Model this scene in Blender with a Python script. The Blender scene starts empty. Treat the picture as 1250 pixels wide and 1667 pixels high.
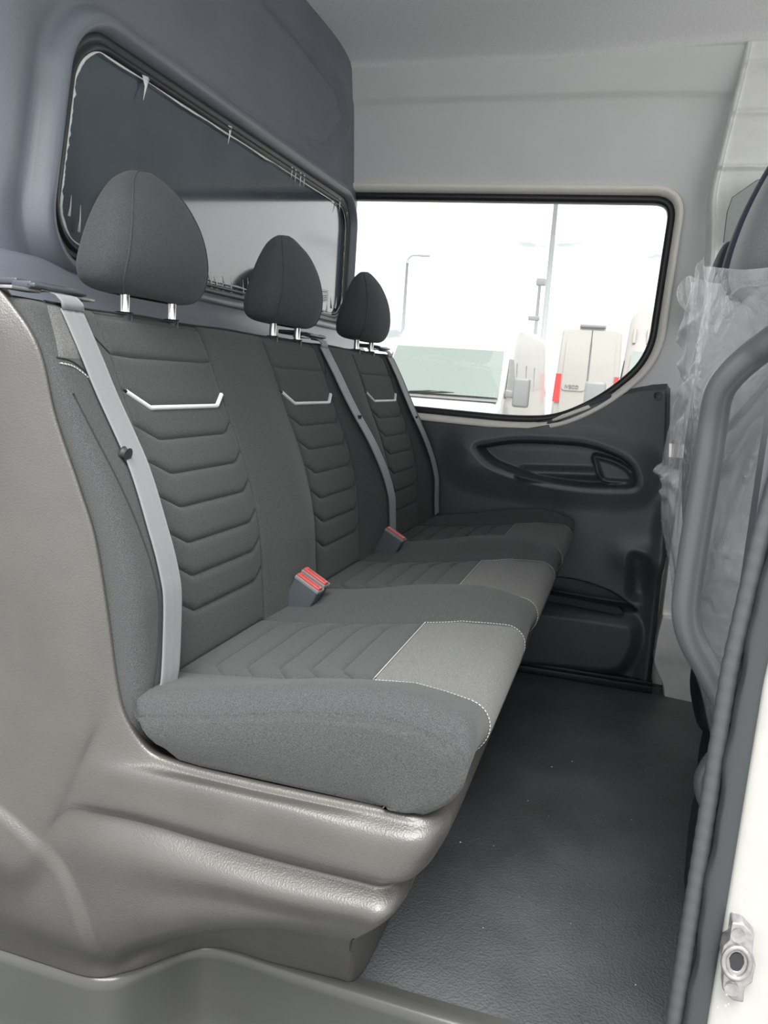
import bpy, math, random
import numpy as np
from mathutils import Vector
random.seed(7); rng = np.random.default_rng(7)
SC = bpy.context.scene; COL = SC.collection
PI = math.pi
# ------------------------------------------------------------------ camera
H = 0.93                                   # lens height above the van floor
YAW, PITCH, ROLL, F = -.28566, -.16588, .06949, 1318.0
def cam_axes():
    cy, sy, cp, sp = math.cos(YAW), math.sin(YAW), math.cos(PITCH), math.sin(PITCH)
    f = np.array([sy*cp, cy*cp, sp]); r = np.array([cy, -sy, 0.0]); u = np.cross(r, f)
    cr, sr = math.cos(ROLL), math.sin(ROLL)
    return r*cr + u*sr, -r*sr + u*cr, f
CR, CU, CF = cam_axes()
cd = bpy.data.cameras.new('camera'); co = bpy.data.objects.new('camera', cd); COL.objects.link(co)
from mathutils import Matrix
M = Matrix.Identity(4)
for i in range(3):
    M[i][0] = CR[i]; M[i][1] = CU[i]; M[i][2] = -CF[i]
M[2][3] = H
co.matrix_world = M
cd.sensor_fit = 'VERTICAL'; cd.sensor_height = 36.0; cd.lens = 36.0*F/1667.0; cd.clip_start = .02; cd.clip_end = 500
SC.camera = co
# ------------------------------------------------------------------ sky and exposure
w = bpy.data.worlds.new('overcast_sky'); SC.world = w; w.use_nodes = True
nt = w.node_tree; nt.nodes.clear()
o_ = nt.nodes.new('ShaderNodeOutputWorld'); bg = nt.nodes.new('ShaderNodeBackground')
tc = nt.nodes.new('ShaderNodeTexCoord'); mp = nt.nodes.new('ShaderNodeMapping'); mp.inputs['Scale'].default_value = (3, 3, 9)
nz = nt.nodes.new('ShaderNodeTexNoise'); nz.inputs['Scale'].default_value = 2.6; nz.inputs['Detail'].default_value = 5
rp = nt.nodes.new('ShaderNodeValToRGB')
rp.color_ramp.elements[0].position = .30; rp.color_ramp.elements[0].color = (.36, .38, .385, 1)
rp.color_ramp.elements[1].position = .44; rp.color_ramp.elements[1].color = (1, 1, .995, 1)
nt.links.new(tc.outputs['Generated'], mp.inputs[0]); nt.links.new(mp.outputs[0], nz.inputs['Vector'])
nt.links.new(nz.outputs['Fac'], rp.inputs[0]); nt.links.new(rp.outputs[0], bg.inputs[0])
bg.inputs[1].default_value = 1.25
nt.links.new(bg.outputs[0], o_.inputs[0])
sd = bpy.data.lights.new('sun', 'SUN'); sd.energy = 3.6; sd.angle = math.radians(38); sd.color = (1, .97, .92)
so = bpy.data.objects.new('sun', sd); COL.objects.link(so)
so.rotation_euler = Vector((-.15, .5, -.85)).to_track_quat('-Z', 'Y').to_euler()   # veiled sun high on the door side
vs = SC.view_settings; vs.view_transform = 'Standard'; vs.look = 'None'; vs.exposure = .9; vs.gamma = 1; vs.use_curve_mapping = False
# ------------------------------------------------------------------ helpers
def ray(x, y):
    d = CF + CR*(x-625)/F - CU*(y-833.5)/F
    return d
def atY(x, y, Y):                          # the point of the plane Y = const seen at a pixel
    d = ray(x, y); d = d*(Y/d[1]); return np.array([d[0], d[1], d[2]+H])
def atX(x, y, X):
    d = ray(x, y); d = d*(X/d[0]); return np.array([d[0], d[1], d[2]+H])
def atZ(x, y, Z):
    d = ray(x, y); d = d*((Z-H)/d[2]); return np.array([d[0], d[1], d[2]+H])
def lerp(a, b, t): return a + (b-a)*t
def sstep(a, b, x):
    t = np.clip((np.asarray(x, float)-a)/(b-a), 0, 1); return t*t*(3-2*t)
def bump(x, c, w_): return np.exp(-((np.asarray(x, float)-c)/w_)**2)
def obj(name, V, Fc, mat=None, parent=None, smooth=True, loc=None):
    V = np.array([list(v) for v in V], float)
    if parent is not None: org = np.array(world_loc(parent))
    elif loc is not None: org = np.array(loc, float)
    else: org = np.zeros(3)
    me = bpy.data.meshes.new(name); me.from_pydata((V-org).tolist(), [], [tuple(int(i) for i in f) for f in Fc]); me.update()
    if smooth: me.polygons.foreach_set('use_smooth', [True]*len(me.polygons))
    if mat: me.materials.append(mat)
    o = bpy.data.objects.new(name, me); COL.objects.link(o)
    if parent is not None: o.parent = parent
    elif loc is not None: o.location = loc
    return o
def world_loc(o):
    p = Vector((0, 0, 0))
    while o is not None: p += o.location; o = o.parent
    return p
def thing(name, label, cat, loc=(0, 0, 0), group=None):
    o = bpy.data.objects.new(name, None); COL.objects.link(o); o.location = loc; o.empty_display_size = .05
    o['label'] = label; o['category'] = cat
    if group: o['group'] = group
    return o
def tag(o, label=None, cat=None, group=None, kind=None):
    if label: o['label'] = label
    if cat: o['category'] = cat
    if group: o['group'] = group
    if kind: o['kind'] = kind
    return o
def struct(o): o['kind'] = 'structure'; return o
def grid(P, closeu=False, closev=False):
    P = np.asarray(P, float); n, m = P.shape[:2]; V = P.reshape(-1, 3); Fc = []
    for i in range(n if closeu else n-1):
        i2 = (i+1) % n
        for j in range(m if closev else m-1):
            j2 = (j+1) % m
            Fc.append((i*m+j, i2*m+j, i2*m+j2, i*m+j2))
    return V, Fc
class MB:
    def __init__(s): s.V = []; s.F = []
    def add(s, V, Fc):
        k = len(s.V); s.V += [list(v) for v in V]; s.F += [tuple(int(i)+k for i in f) for f in Fc]; return s
    def grid(s, P, cu=False, cv=False): return s.add(*grid(P, cu, cv))
    def box(s, lo, hi):
        x0, y0, z0 = lo; x1, y1, z1 = hi
        return s.add([(x0,y0,z0),(x1,y0,z0),(x1,y1,z0),(x0,y1,z0),(x0,y0,z1),(x1,y0,z1),(x1,y1,z1),(x0,y1,z1)],
                     [(0,3,2,1),(4,5,6,7),(0,1,5,4),(1,2,6,5),(2,3,7,6),(3,0,4,7)])
    def build(s, name, mat, parent=None, smooth=False, loc=None): return obj(name, s.V, s.F, mat, parent, smooth, loc)
def bevel(o, wd=.004, seg=3, ang=None):
    m = o.modifiers.new('bevel', 'BEVEL'); m.width = wd; m.segments = seg
    m.limit_method = 'ANGLE'; m.angle_limit = math.radians(ang or 35)
    o.data.polygons.foreach_set('use_smooth', [True]*len(o.data.polygons)); return o
def solid(o, t, off=0):
    m = o.modifiers.new('solid', 'SOLIDIFY'); m.thickness = t; m.offset = off; return o
def catmull(P, n):
    P = np.asarray(P, float); k = len(P); out = []
    ext = np.concatenate([[2*P[0]-P[1]], P, [2*P[-1]-P[-2]]])
    for s in np.linspace(0, k-1, n):
        i = min(int(s), k-2); t = s-i
        a, b, c, d = ext[i:i+4]
        out.append(.5*((2*b)+(c-a)*t+(2*a-5*b+4*c-d)*t*t+(3*b-a-3*c+d)*t**3))
    return np.array(out)
def net(rows, nu, nv):                     # smooth surface through a control net
    R_ = np.array([catmull(r, nv) for r in rows])
    return np.transpose(np.array([catmull(R_[:, j], nu) for j in range(nv)]), (1, 0, 2))
def tube_vf(path, r, seg=12, cap=True):
    path = np.asarray(path, float); n = len(path); rings = []
    T = np.gradient(path, axis=0); T /= np.linalg.norm(T, axis=1)[:, None]
    up = np.array([0, 0, 1.0]) if abs(T[0][2]) < .9 else np.array([1.0, 0, 0])
    N = np.cross(T[0], up); N /= np.linalg.norm(N)
    rr = r if hasattr(r, '__len__') else [r]*n
    for i in range(n):
        N = N - T[i]*np.dot(N, T[i]); N /= np.linalg.norm(N); B = np.cross(T[i], N)
        rings.append([path[i]+rr[i]*(math.cos(a)*N+math.sin(a)*B) for a in np.arange(seg)*2*PI/seg])
    V, Fc = grid(rings, False, True); V = [list(v) for v in V]
    if cap:
        Fc.append(tuple(range(seg))[::-1]); Fc.append(tuple((n-1)*seg+i for i in range(seg)))
    return V, Fc
def tube(name, path, r, mat, parent=None, seg=12): return obj(name, *tube_vf(path, r, seg), mat, parent)
def cyl(name, p0, p1, r, mat, parent=None, seg=20, bev=0):
    o = tube(name, [p0, lerp(np.array(p0, float), np.array(p1, float), .5), p1], r, mat, parent, seg)
    o.data.polygons.foreach_set('use_smooth', [len(p.vertices) == 4 for p in o.data.polygons])
    if bev: bevel(o, bev, 2, 50)
    return o
def rr_loop(y0, y1, z0, z1, r, ns=10, nc=10):     # rounded rectangle, same count of points for every call
    r = min(r, (y1-y0)/2-.001, (z1-z0)/2-.001); pts = []
    cs = [(y1-r, z0+r, -PI/2), (y1-r, z1-r, 0), (y0+r, z1-r, PI/2), (y0+r, z0+r, PI)]
    for k, (cy, cz, a0) in enumerate(cs):
        for i in range(nc+1):
            a = a0+PI/2*i/nc; pts.append((cy+r*math.cos(a), cz+r*math.sin(a)))
        nx = cs[(k+1) % 4]; a = a0+PI/2
        p = pts[-1]; q = (nx[0]+r*math.cos(nx[2]), nx[1]+r*math.sin(nx[2]))
        for i in range(1, ns): pts.append((lerp(p[0], q[0], i/ns), lerp(p[1], q[1], i/ns)))
    return pts
def round_poly(poly, rad, nc=8, ns=6):
    P = [np.array(p, float) for p in poly]; n = len(P); out = []; ends = []
    for i in range(n):
        a, b, c = P[i-1], P[i], P[(i+1) % n]
        r = rad[i] if hasattr(rad, '__len__') else rad
        u = a-b; v = c-b; lu, lv = np.linalg.norm(u), np.linalg.norm(v); t = min(r, lu*.48, lv*.48)
        p, q = b+u/lu*t, b+v/lv*t
        ends.append([((1-s)**2)*p+2*s*(1-s)*b+s*s*q for s in np.linspace(0, 1, nc+1)])
    for i in range(n):
        out += ends[i]; p, q = ends[i][-1], ends[(i+1) % n][0]
        out += [lerp(p, q, k/ns) for k in range(1, ns)]
    return np.array(out)
def seg_dist(X, Z, pl):
    d = np.full(np.shape(X), 1e9)
    for a, b in zip(pl[:-1], pl[1:]):
        ax, az = a; bx, bz = b; L = (bx-ax)**2+(bz-az)**2+1e-12
        t = np.clip(((X-ax)*(bx-ax)+(Z-az)*(bz-az))/L, 0, 1)
        d = np.minimum(d, np.hypot(X-ax-t*(bx-ax), Z-az-t*(bz-az)))
    return d
def sdf(X, Z, poly):                       # signed distance, negative inside
    pl = [tuple(p) for p in poly]; pl2 = pl+[pl[0]]
    d = seg_dist(X, Z, pl2); ins = np.zeros(np.shape(X), bool)
    for a, b in zip(pl2[:-1], pl2[1:]):
        c = ((a[1] > Z) != (b[1] > Z)) & (X < (b[0]-a[0])*(Z-a[1])/((b[1]-a[1])+1e-12)+a[0]); ins ^= c
    return np.where(ins, -d, d)
# ------------------------------------------------------------------ materials
def mat(name, col, rough=.5, metal=0, spec=.5, coat=0, sheen=0, noise=None, bmp=None, emit=None, trans=0):
    """noise = (scale, amount, detail); bmp = list of (kind, scale, strength, distance)"""
    m = bpy.data.materials.new(name); m.use_nodes = True; t = m.node_tree; b = t.nodes['Principled BSDF']
    b.inputs['Base Color'].default_value = (*col, 1); b.inputs['Roughness'].default_value = rough; b.inputs['Metallic'].default_value = metal
    b.inputs['Specular IOR Level'].default_value = spec; b.inputs['Coat Weight'].default_value = coat
    b.inputs['Sheen Weight'].default_value = sheen; b.inputs['Sheen Roughness'].default_value = .5
    b.inputs['Transmission Weight'].default_value = trans
    tcn = t.nodes.new('ShaderNodeTexCoord')
    if noise:
        n = t.nodes.new('ShaderNodeTexNoise'); n.inputs['Scale'].default_value = noise[0]; n.inputs['Detail'].default_value = noise[2] if len(noise) > 2 else 2
        mx = t.nodes.new('ShaderNodeMix'); mx.data_type = 'RGBA'
        mx.inputs[6].default_value = (*[c*(1-noise[1]) for c in col], 1); mx.inputs[7].default_value = (*[min(1, c*(1+noise[1])) for c in col], 1)
        r = t.nodes.new('ShaderNodeMapRange'); r.inputs[1].default_value = .3; r.inputs[2].default_value = .7
        t.links.new(tcn.outputs['Object'], n.inputs['Vector']); t.links.new(n.outputs['Fac'], r.inputs[0]); t.links.new(r.outputs[0], mx.inputs[0])
        t.links.new(mx.outputs[2], b.inputs['Base Color'])
    prev = None
    for kind, sc, st, di in (bmp or []):
        bn = t.nodes.new('ShaderNodeBump'); bn.inputs['Strength'].default_value = st; bn.inputs['Distance'].default_value = di
        if kind == 'noise':
            n = t.nodes.new('ShaderNodeTexNoise'); n.inputs['Scale'].default_value = sc; n.inputs['Detail'].default_value = 3; out = n.outputs['Fac']
        elif kind == 'cell':
            n = t.nodes.new('ShaderNodeTexVoronoi'); n.inputs['Scale'].default_value = sc; n.feature = 'SMOOTH_F1'; out = n.outputs['Distance']
        else:
            n = t.nodes.new('ShaderNodeTexWave'); n.inputs['Scale'].default_value = sc; n.bands_direction = 'DIAGONAL'; n.inputs['Distortion'].default_value = .6; out = n.outputs['Fac']
        t.links.new(tcn.outputs['Object'], n.inputs['Vector']); t.links.new(out, bn.inputs['Height'])
        if prev: t.links.new(prev.outputs[0], bn.inputs['Normal'])
        t.links.new(bn.outputs[0], b.inputs['Normal']); prev = bn
    if emit: b.inputs['Emission Color'].default_value = (*emit[0], 1); b.inputs['Emission Strength'].default_value = emit[1]
    return m
M_fab = mat('charcoal_weave', (.054, .058, .060), .95, spec=.25, sheen=.09, noise=(900, .45, 2), bmp=[('noise', 700, .5, .001)])
M_fabside = mat('charcoal_side_weave', (.051, .0535, .055), .95, spec=.25, sheen=.10, noise=(800, .4, 2), bmp=[('cell', 500, .6, .001)])
M_fablight = mat('grey_weave', (.118, .122, .121), .95, spec=.25, sheen=.09, noise=(900, .5, 2), bmp=[('cell', 600, .6, .001)])
M_head = mat('headrest_weave', (.052, .056, .061), .95, spec=.25, sheen=.09, noise=(900, .35, 2), bmp=[('noise', 700, .4, .001)])
M_seam = mat('dark_seam_thread', (.02, .022, .024), .9)  # near-black thread colour for seam lines and the cab pane edge
M_thread = mat('pale_stitching', (.42, .43, .43), .8)
M_pipe = mat('white_piping', (.75, .77, .78), .5)
M_shell = mat('warm_grey_grained_plastic', (.056, .0545, .0505), .40, spec=.8, noise=(14, .09, 4), bmp=[('cell', 480, .4, .0008), ('noise', 160, .06, .0008)])
M_bulk = mat('slate_grained_plastic', (.145, .163, .195), .34, spec=.5, noise=(6, .08, 3), bmp=[('cell', 420, .25, .0007)])
M_trim = mat('charcoal_trim_plastic', (.062, .072, .084), .38, spec=.5, noise=(20, .06, 3), bmp=[('cell', 500, .2, .0006)])
M_black = mat('black_plastic', (.018, .02, .023), .4)
M_rub = mat('black_rubber', (.03, .034, .038), .55)
M_wall = mat('pale_grey_panel', (.66, .685, .69), .6, spec=.4, noise=(5, .03, 3), bmp=[('noise', 600, .08, .0005)])
M_liner = mat('headliner_felt', (.80, .81, .83), .95, spec=.2, sheen=.2, noise=(300, .08, 3), bmp=[('noise', 500, .2, .0006)])
M_paint = mat('white_paint', (.80, .81, .80), .3, coat=.5, noise=(30, .04, 4))
M_cream = mat('cream_reveal', (.86, .83, .77), .4)
M_floor = mat('black_textured_rubber_floor', (.095, .102, .107), .40, spec=.6, noise=(5, .25, 5), bmp=[('cell', 260, .9, .0018), ('noise', 60, .2, .001)])
M_sill = mat('sill_plastic', (.058, .060, .057), .25, noise=(10, .05, 3), bmp=[('cell', 600, .12, .0005)])
M_belt = mat('grey_belt_webbing', (.17, .183, .195), .6, sheen=.3, bmp=[('wave', 300, .3, .0005)])
M_red = mat('red_buckle_plastic', (.42, .055, .055), .35)
M_redd = mat('red_slot_plastic', (.33, .015, .012), .4)
M_chrome = mat('chrome', (.8, .8, .78), .15, metal=1)
M_steel = mat('galvanised_steel', (.34, .33, .34), .35, metal=.7, noise=(120, .2, 3))
M_rail = mat('grey_powder_coat', (.10, .108, .115), .36, bmp=[('noise', 900, .15, .0004)])
M_navy = mat('navy_fabric', (.02, .03, .05), .85, sheen=.2, noise=(600, .3, 2))
M_gseat = mat('front_seat_grey_fabric', (.17, .175, .19), .9, sheen=.3, noise=(700, .2, 2))
M_fseatback = mat('front_seat_back_shell', (.07, .085, .10), .5)
M_label = mat('white_paper_label', (.75, .78, .8), .5)
M_ink = mat('label_ink', (.12, .13, .14), .6)
M_van = mat('white_van_paint', (.42, .42, .41), .35, coat=.4)
M_van2 = mat('offwhite_van_paint', (.33, .32, .30), .4, coat=.4)
M_vanD = mat('dusty_beige_van_paint', (.225, .21, .20), .5, coat=0)
M_vglass = mat('van_glass', (.15, .18, .17), .2, spec=.4)
M_vtrim = mat('grey_van_trim', (.16, .165, .17), .5)
M_tyre = mat('tyre', (.03, .03, .03), .8)
M_lamp = mat('red_lamp', (.62, .03, .03), .25)
M_post = mat('lamp_post_metal', (.27, .29, .30), .5)
M_asph = mat('concrete_yard', (.36, .36, .35), .9, noise=(3, .15, 6))
def mat_glass(name, tint, alpha, rough=.02, refl=1.0):
    m = bpy.data.materials.new(name); m.use_nodes = True; t = m.node_tree; t.nodes.clear()
    o = t.nodes.new('ShaderNodeOutputMaterial'); mx = t.nodes.new('ShaderNodeMixShader'); tr = t.nodes.new('ShaderNodeBsdfTransparent')
    gl = t.nodes.new('ShaderNodeBsdfGlossy'); fr = t.nodes.new('ShaderNodeFresnel'); fr.inputs[0].default_value = 1.5
    tr.inputs[0].default_value = (*tint, 1); gl.inputs['Roughness'].default_value = rough; gl.inputs[0].default_value = (refl, refl, refl, 1)
    t.links.new(fr.outputs[0], mx.inputs[0]); t.links.new(tr.outputs[0], mx.inputs[1]); t.links.new(gl.outputs[0], mx.inputs[2]); t.links.new(mx.outputs[0], o.inputs[0])
    return m
M_glass = mat_glass('window_glass', (.93, .95, .94), .9)
def mat_film(name, col, rough, alpha, bscale=30, bstr=.5):
    m = bpy.data.materials.new(name); m.use_nodes = True; t = m.node_tree; b = t.nodes['Principled BSDF']
    b.inputs['Base Color'].default_value = (*col, 1); b.inputs['Roughness'].default_value = rough; b.inputs['Specular IOR Level'].default_value = .8
    o = t.nodes['Material Output']; mx = t.nodes.new('ShaderNodeMixShader'); tr = t.nodes.new('ShaderNodeBsdfTransparent')
    tcn = t.nodes.new('ShaderNodeTexCoord'); n = t.nodes.new('ShaderNodeTexNoise'); n.inputs['Scale'].default_value = bscale; n.inputs['Detail'].default_value = 4; n.inputs['Distortion'].default_value = 1.5
    bn = t.nodes.new('ShaderNodeBump'); bn.inputs['Strength'].default_value = bstr; bn.inputs['Distance'].default_value = .01
    t.links.new(tcn.outputs['Object'], n.inputs['Vector']); t.links.new(n.outputs['Fac'], bn.inputs['Height']); t.links.new(bn.outputs[0], b.inputs['Normal'])
    mx.inputs[0].default_value = alpha
    t.links.new(tr.outputs[0], mx.inputs[1]); t.links.new(b.outputs[0], mx.inputs[2]); t.links.new(mx.outputs[0], o.inputs[0])
    return m
M_film = mat_film('clear_plastic_film', (.72, .75, .78), .09, .32, 22, .9)
M_filmedge = mat_film('bright_film_shred', (.9, .92, .93), .15, .75)
M_dglass = mat('dark_glossy_pane', (.045, .062, .078), .10, spec=.75, coat=.3, noise=(3, .25, 3))

# ================================================================== SETTING
# floor
V, Fc = grid([[(x, y, 0) for x in np.linspace(-.36, 1.6, 40)] for y in np.linspace(1.085, 2.66, 40)])
fl = obj('floor', V, Fc, M_floor, loc=(0, 0, 0)); struct(fl)
gr = MB().box((-1.2, 1.09, -.08), (1.6, 2.7, -.004)).build('trim_8', M_black); struct(gr)

# far side wall: profile of Y against height, lower inner skin and window opening
def wallY(z): return np.interp(z, [0, .8, 1.5, 1.75, 1.87, 1.9], [2.66, 2.65, 2.645, 2.60, 2.565, 2.56])
WIN = [atY(p[0], p[1], 2.65)[[0, 2]] for p in [(470, 308), (1108, 314), (1066, 588), (985, 655), (905, 690), (830, 690), (560, 662)]]
WIN[0][0] = -1.02; WIN[6][0] = -1.02
def win_loop(off, ns=6, nc=8):
    c = np.mean(WIN, axis=0); L = round_poly(WIN, [.02, .075, .12, .2, .12, .12, .02], nc, ns)
    T = np.roll(L, -1, 0)-np.roll(L, 1, 0); N = np.stack([T[:, 1], -T[:, 0]], 1); N /= np.linalg.norm(N, axis=1)[:, None]+1e-9
    if np.mean(np.sum(N*(L-c), axis=1)) < 0: N = -N
    return L+N*off
Lw = win_loop(0); cw = np.mean(Lw, axis=0)
outer = []
X0, X1, Z0, Z1 = -1.3, .62, .785, 1.96
for p in Lw:                                # cast each point outwards to the wall's border
    d = p-cw; s = min([t for t in [(X1-cw[0])/d[0] if d[0] > 0 else 9e9, (X0-cw[0])/d[0] if d[0] < 0 else 9e9,
                                  (Z1-cw[1])/d[1] if d[1] > 0 else 9e9, (Z0-cw[1])/d[1] if d[1] < 0 else 9e9]])
    outer.append(cw+d*s)
outer = np.array(outer); rows = []
for t in np.linspace(0, 1, 110): rows.append([(x, 0, z) for x, z in lerp(Lw, outer, t)])
rows = np.array(rows)
xx, zz = rows[..., 0], rows[..., 2]
yy = wallY(zz)
ridge = 1.80-.03*sstep(-.9, .2, xx)*-1
yy = yy-.010*sstep(1.768, 1.790, zz)          # horizontal swage under the roof lining
yy = yy+.03*sstep(.02, .2, xx)
rows[..., 1] = yy
wl = obj('wall_left', *grid(rows, False, True), M_wall); struct(wl)
# window reveal, rubber seal and pane
def loop3(off, Y): L = win_loop(off); return [(x, Y, z) for x, z in L]
rev = obj('window_1', *grid([loop3(.018, 2.638), loop3(.016, 2.628), loop3(.004, 2.63), loop3(-.004, 2.645), loop3(-.008, 2.70)], False, True), M_cream); struct(rev)
sl = obj('window_seal', *grid([loop3(-.004, 2.668), loop3(-.008, 2.66), loop3(-.02, 2.66), loop3(-.026, 2.668), loop3(-.027, 2.70)], False, True), M_black, rev)
g = loop3(-.02, 2.69); pane = obj('pane', g, [tuple(range(len(g)))], M_glass, rev, smooth=False)
# outer body skin, seen through the glass edge: keeps stray light out above and below the window
ow = MB().box((-1.3, 2.72, -.2), (1.6, 2.76, .74)).box((-1.3, 2.72, 1.56), (1.6, 2.76, 2.05)).box((.14, 2.72, .7), (.62, 2.76, 1.6)).box((1.45, 2.72, .7), (1.6, 2.76, 1.6)).build('wall_outer_left', M_paint); struct(ow)

# ceiling: felt lining with a cove along the far side, rising towards the front
P = []
for x in np.linspace(-1.0, 1.6, 70):
    lift = .10*sstep(-.1, .9, x)+.05*sstep(-.9, .3, x)
    row = []
    edge = .03*sstep(-.35, .25, x)
    for y, z in [(2.60, 1.864), (2.56, 1.866), (2.53, 1.885), (2.45, 1.90), (2.35, 1.905), (2.2, 1.905), (1.8, 1.90), (1.3, 1.90), (1.0, 1.89), (.86, 1.86), (.80, 1.80)]:
        k = sstep(2.58, 2.3, y) if y < 2.58 else 0
        row.append((x, y, z+lift*float(k)*.6+edge))
    P.append(catmull(row, 60))
ce = obj('ceiling', *grid(P), M_liner); struct(ce)
hd = MB().box((-1.3, .70, 1.74), (1.6, .80, 2.0)).box((-1.3, .7, 1.98), (1.6, 2.76, 2.05)).build('trim_1', M_paint); struct(hd)

# bulkhead behind the bench, with its raised window surround
BX = -.955
def bulk(off_list):
    out = []
    for (y0, y1, z0, z1, r, x) in off_list: out.append([(x, y, z) for y, z in rr_loop(y0, y1, z0, z1, r, 40, 14)])
    return out
wy0, wy1, wz0, wz1 = 1.150, 2.60, 1.090, 1.478
def shear(L):                               # the window leans: top corners sit further from the door than the lower ones
    L = np.array(L, float); t = (L[..., 2]-wz0)/(wz1-wz0); k = np.clip((2.0-L[..., 1])/.8, 0, 1)
    L[..., 1] += .07*np.clip(t, -.3, 1.2)*k; return L
prof = [(0.0, -.012, .09), (.002, .012, .092), (.005, .019, .095), (.010, .027, .10), (.016, .031, .106), (.023, .031, .112), (.030, .026, .118), (.036, .017, .124), (.041, .006, .128), (.044, -.003, .131), (.051, -.006, .137), (.063, -.004, .147), (.080, 0, .16)]
loops = [[(BX+dx, y, z) for y, z in rr_loop(wy0-o, wy1+o*.55, wz0-o, wz1+o, r, 40, 14)] for o, dx, r in prof]
base = np.array(loops[-1]); out_l = np.array([(BX, y, z) for y, z in rr_loop(.70, 2.68, .95, 1.93, .02, 40, 14)])
for t in np.linspace(.03, 1, 34): loops.append(lerp(base, out_l, t))
Lb = shear(loops)
yy, zz = Lb[..., 1], Lb[..., 2]
em = [atX(p[0], p[1], BX)[[1, 2]] for p in [(400, -40), (480, 50), (548, 140), (560, 195), (532, 240), (500, 225)]]
d = seg_dist(yy, zz, em)
Lb[..., 0] += -.012*np.exp(-(d/.018)**2) + .006*np.exp(-((d-.035)/.015)**2)
inner = sdf(yy, zz, [tuple(p) for p in em]+[tuple(atX(380, 60, BX)[[1, 2]])])
tq = np.clip((1.125-yy)/.1, 0, 9); Lb[..., 0] -= .16*(1-np.exp(-.22*tq*tq))
wb = obj('wall_rear', *grid(Lb, False, True), M_bulk); struct(wb)
seal_l = shear([[(BX+dx, y, z) for y, z in rr_loop(wy0+o, wy1-o, wz0+o, wz1-o, .085, 40, 14)] for o, dx in [(-.004, .002), (.0, .010), (.008, .010), (.012, .002), (.014, .008), (.02, .008), (.024, -.004)]])
w2 = struct(obj('window_2', *grid(seal_l, False, True), M_black))
gl = shear([(BX-.002, y, z) for y, z in rr_loop(wy0+.01, wy1-.01, wz0+.01, wz1-.01, .08, 40, 14)])
obj('pane', gl, [tuple(range(len(gl)))], M_dglass, w2, smooth=False)
# rear shelf between bulkhead and backrest
P = []
for y in np.linspace(.72, 2.66, 40):
    f0 = .10*np.clip((1.10-y)/.35, 0, 1)
    P.append(catmull([(BX-.02, y, 1.088), (BX+.012, y, 1.078), (BX+.035, y, 1.055), (BX+.06, y, 1.02), (BX+.10, y, .985), (BX+.16, y, .97)], 20))
struct(obj('trim_2', *grid(P), M_bulk))

# far lower trim panel with armrest pocket and storage bin
top_pts = np.array([atY(p[0], p[1], 2.63)[[0, 2]] for p in [(600, 674), (680, 679), (780, 687), (860, 690), (905, 681), (950, 657), (1000, 637), (1045, 627), (1092, 624)]])
def P2(*pp): return [tuple(atY(x, y, 2.62)[[0, 2]]) for x, y in pp]
lens = [tuple(p) for p in round_poly(P2((772, 727), (835, 716), (960, 722), (1028, 752), (1042, 795), (955, 795), (860, 780), (795, 754)), [.02, .1, .1, .06, .05, .1, .12, .08], 6, 2)]
hand = [tuple(p) for p in round_poly(P2((958, 738), (1000, 748), (1030, 765), (1038, 793), (975, 790)), .03, 6, 2)]
bulge = [tuple(p) for p in round_poly(P2((720, 690), (960, 694), (1060, 725), (1084, 775), (1075, 815), (1020, 832), (880, 820), (720, 790)), .12, 6, 2)]
tray = [tuple(p) for p in round_poly(P2((878, 975), (892, 938), (945, 945), (1000, 965), (1046, 1000), (1010, 998), (950, 988)), .04, 6, 2)]
binn = [tuple(p) for p in round_poly(P2((780, 975), (880, 985), (1040, 1008), (1042, 1050), (1012, 1100), (760, 1075)), .06, 6, 2)]
nook = [tuple(p) for p in round_poly(P2((1020, 895), (1062, 905), (1060, 985), (1020, 978)), .05, 6, 2)]
nx_, nz_ = 260, 260
P = np.zeros((nz_, nx_, 3))
for j, v in enumerate(np.linspace(0, 1, nz_)):
    for i, u in enumerate(np.linspace(0, 1, nx_)):
        P[j, i] = (u, 0, v)
U, Vv = P[..., 0], P[..., 2]
zt = np.interp(lerp(-.78, .11, U), top_pts[:, 0], top_pts[:, 1])
Zg = .022+(zt-.022)*Vv
xr = np.interp(Zg, [.02, .38, .45, .7, .97], [.157, .148, .155, .13, .103])
Xg = lerp(-.78, 0, U)+U*xr
Zg = .022+(np.interp(Xg, top_pts[:, 0], top_pts[:, 1])-.022)*Vv
Yg = np.full(Xg.shape, 2.627)+.004*sstep(.0, .3, Zg)
dl = sdf(Xg, Zg, lens); db = sdf(Xg, Zg, bulge)
Yg -= .020*sstep(.02, -.09, db)
Yg += .012*sstep(.02, 0, dl)*.5
Yg += .075*sstep(.002, -.012, dl)
dh = sdf(Xg, Zg, hand)
Yg += -.030*sstep(.002, -.006, dh)+.012*sstep(-.008, -.02, dh)
sl_ = seg_dist(Xg, Zg, P2((840, 728), (962, 740))); Yg -= .018*sstep(.03, .0, seg_dist(Xg, Zg, P2((850, 772), (965, 775))))
Yg += .07*sstep(.0, -.014, sdf(Xg, Zg, tray))
Yg -= .035*sstep(.02, -.03, sdf(Xg, Zg, binn))
Yg += .03*sstep(.01, -.03, sdf(Xg, Zg, nook))
Yg -= .02*bump(Xg, .14, .03)*sstep(.75, .5, Zg)
Yg -= .03*bump(Zg, .415, .05)*sstep(-.05, .12, Xg)
Yg += .02*sstep(1-.02, 1.0, Vv)+.03*sstep(.985, 1, U)
P[..., 0], P[..., 1], P[..., 2] = Xg, Yg, Zg
t3 = struct(obj('trim_3', *grid(P), M_trim))
q = [atY(x, y, 2.64) for x, y in [(890, 961), (1008, 984), (1016, 992), (1005, 995), (893, 972), (886, 966)]]
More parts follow.
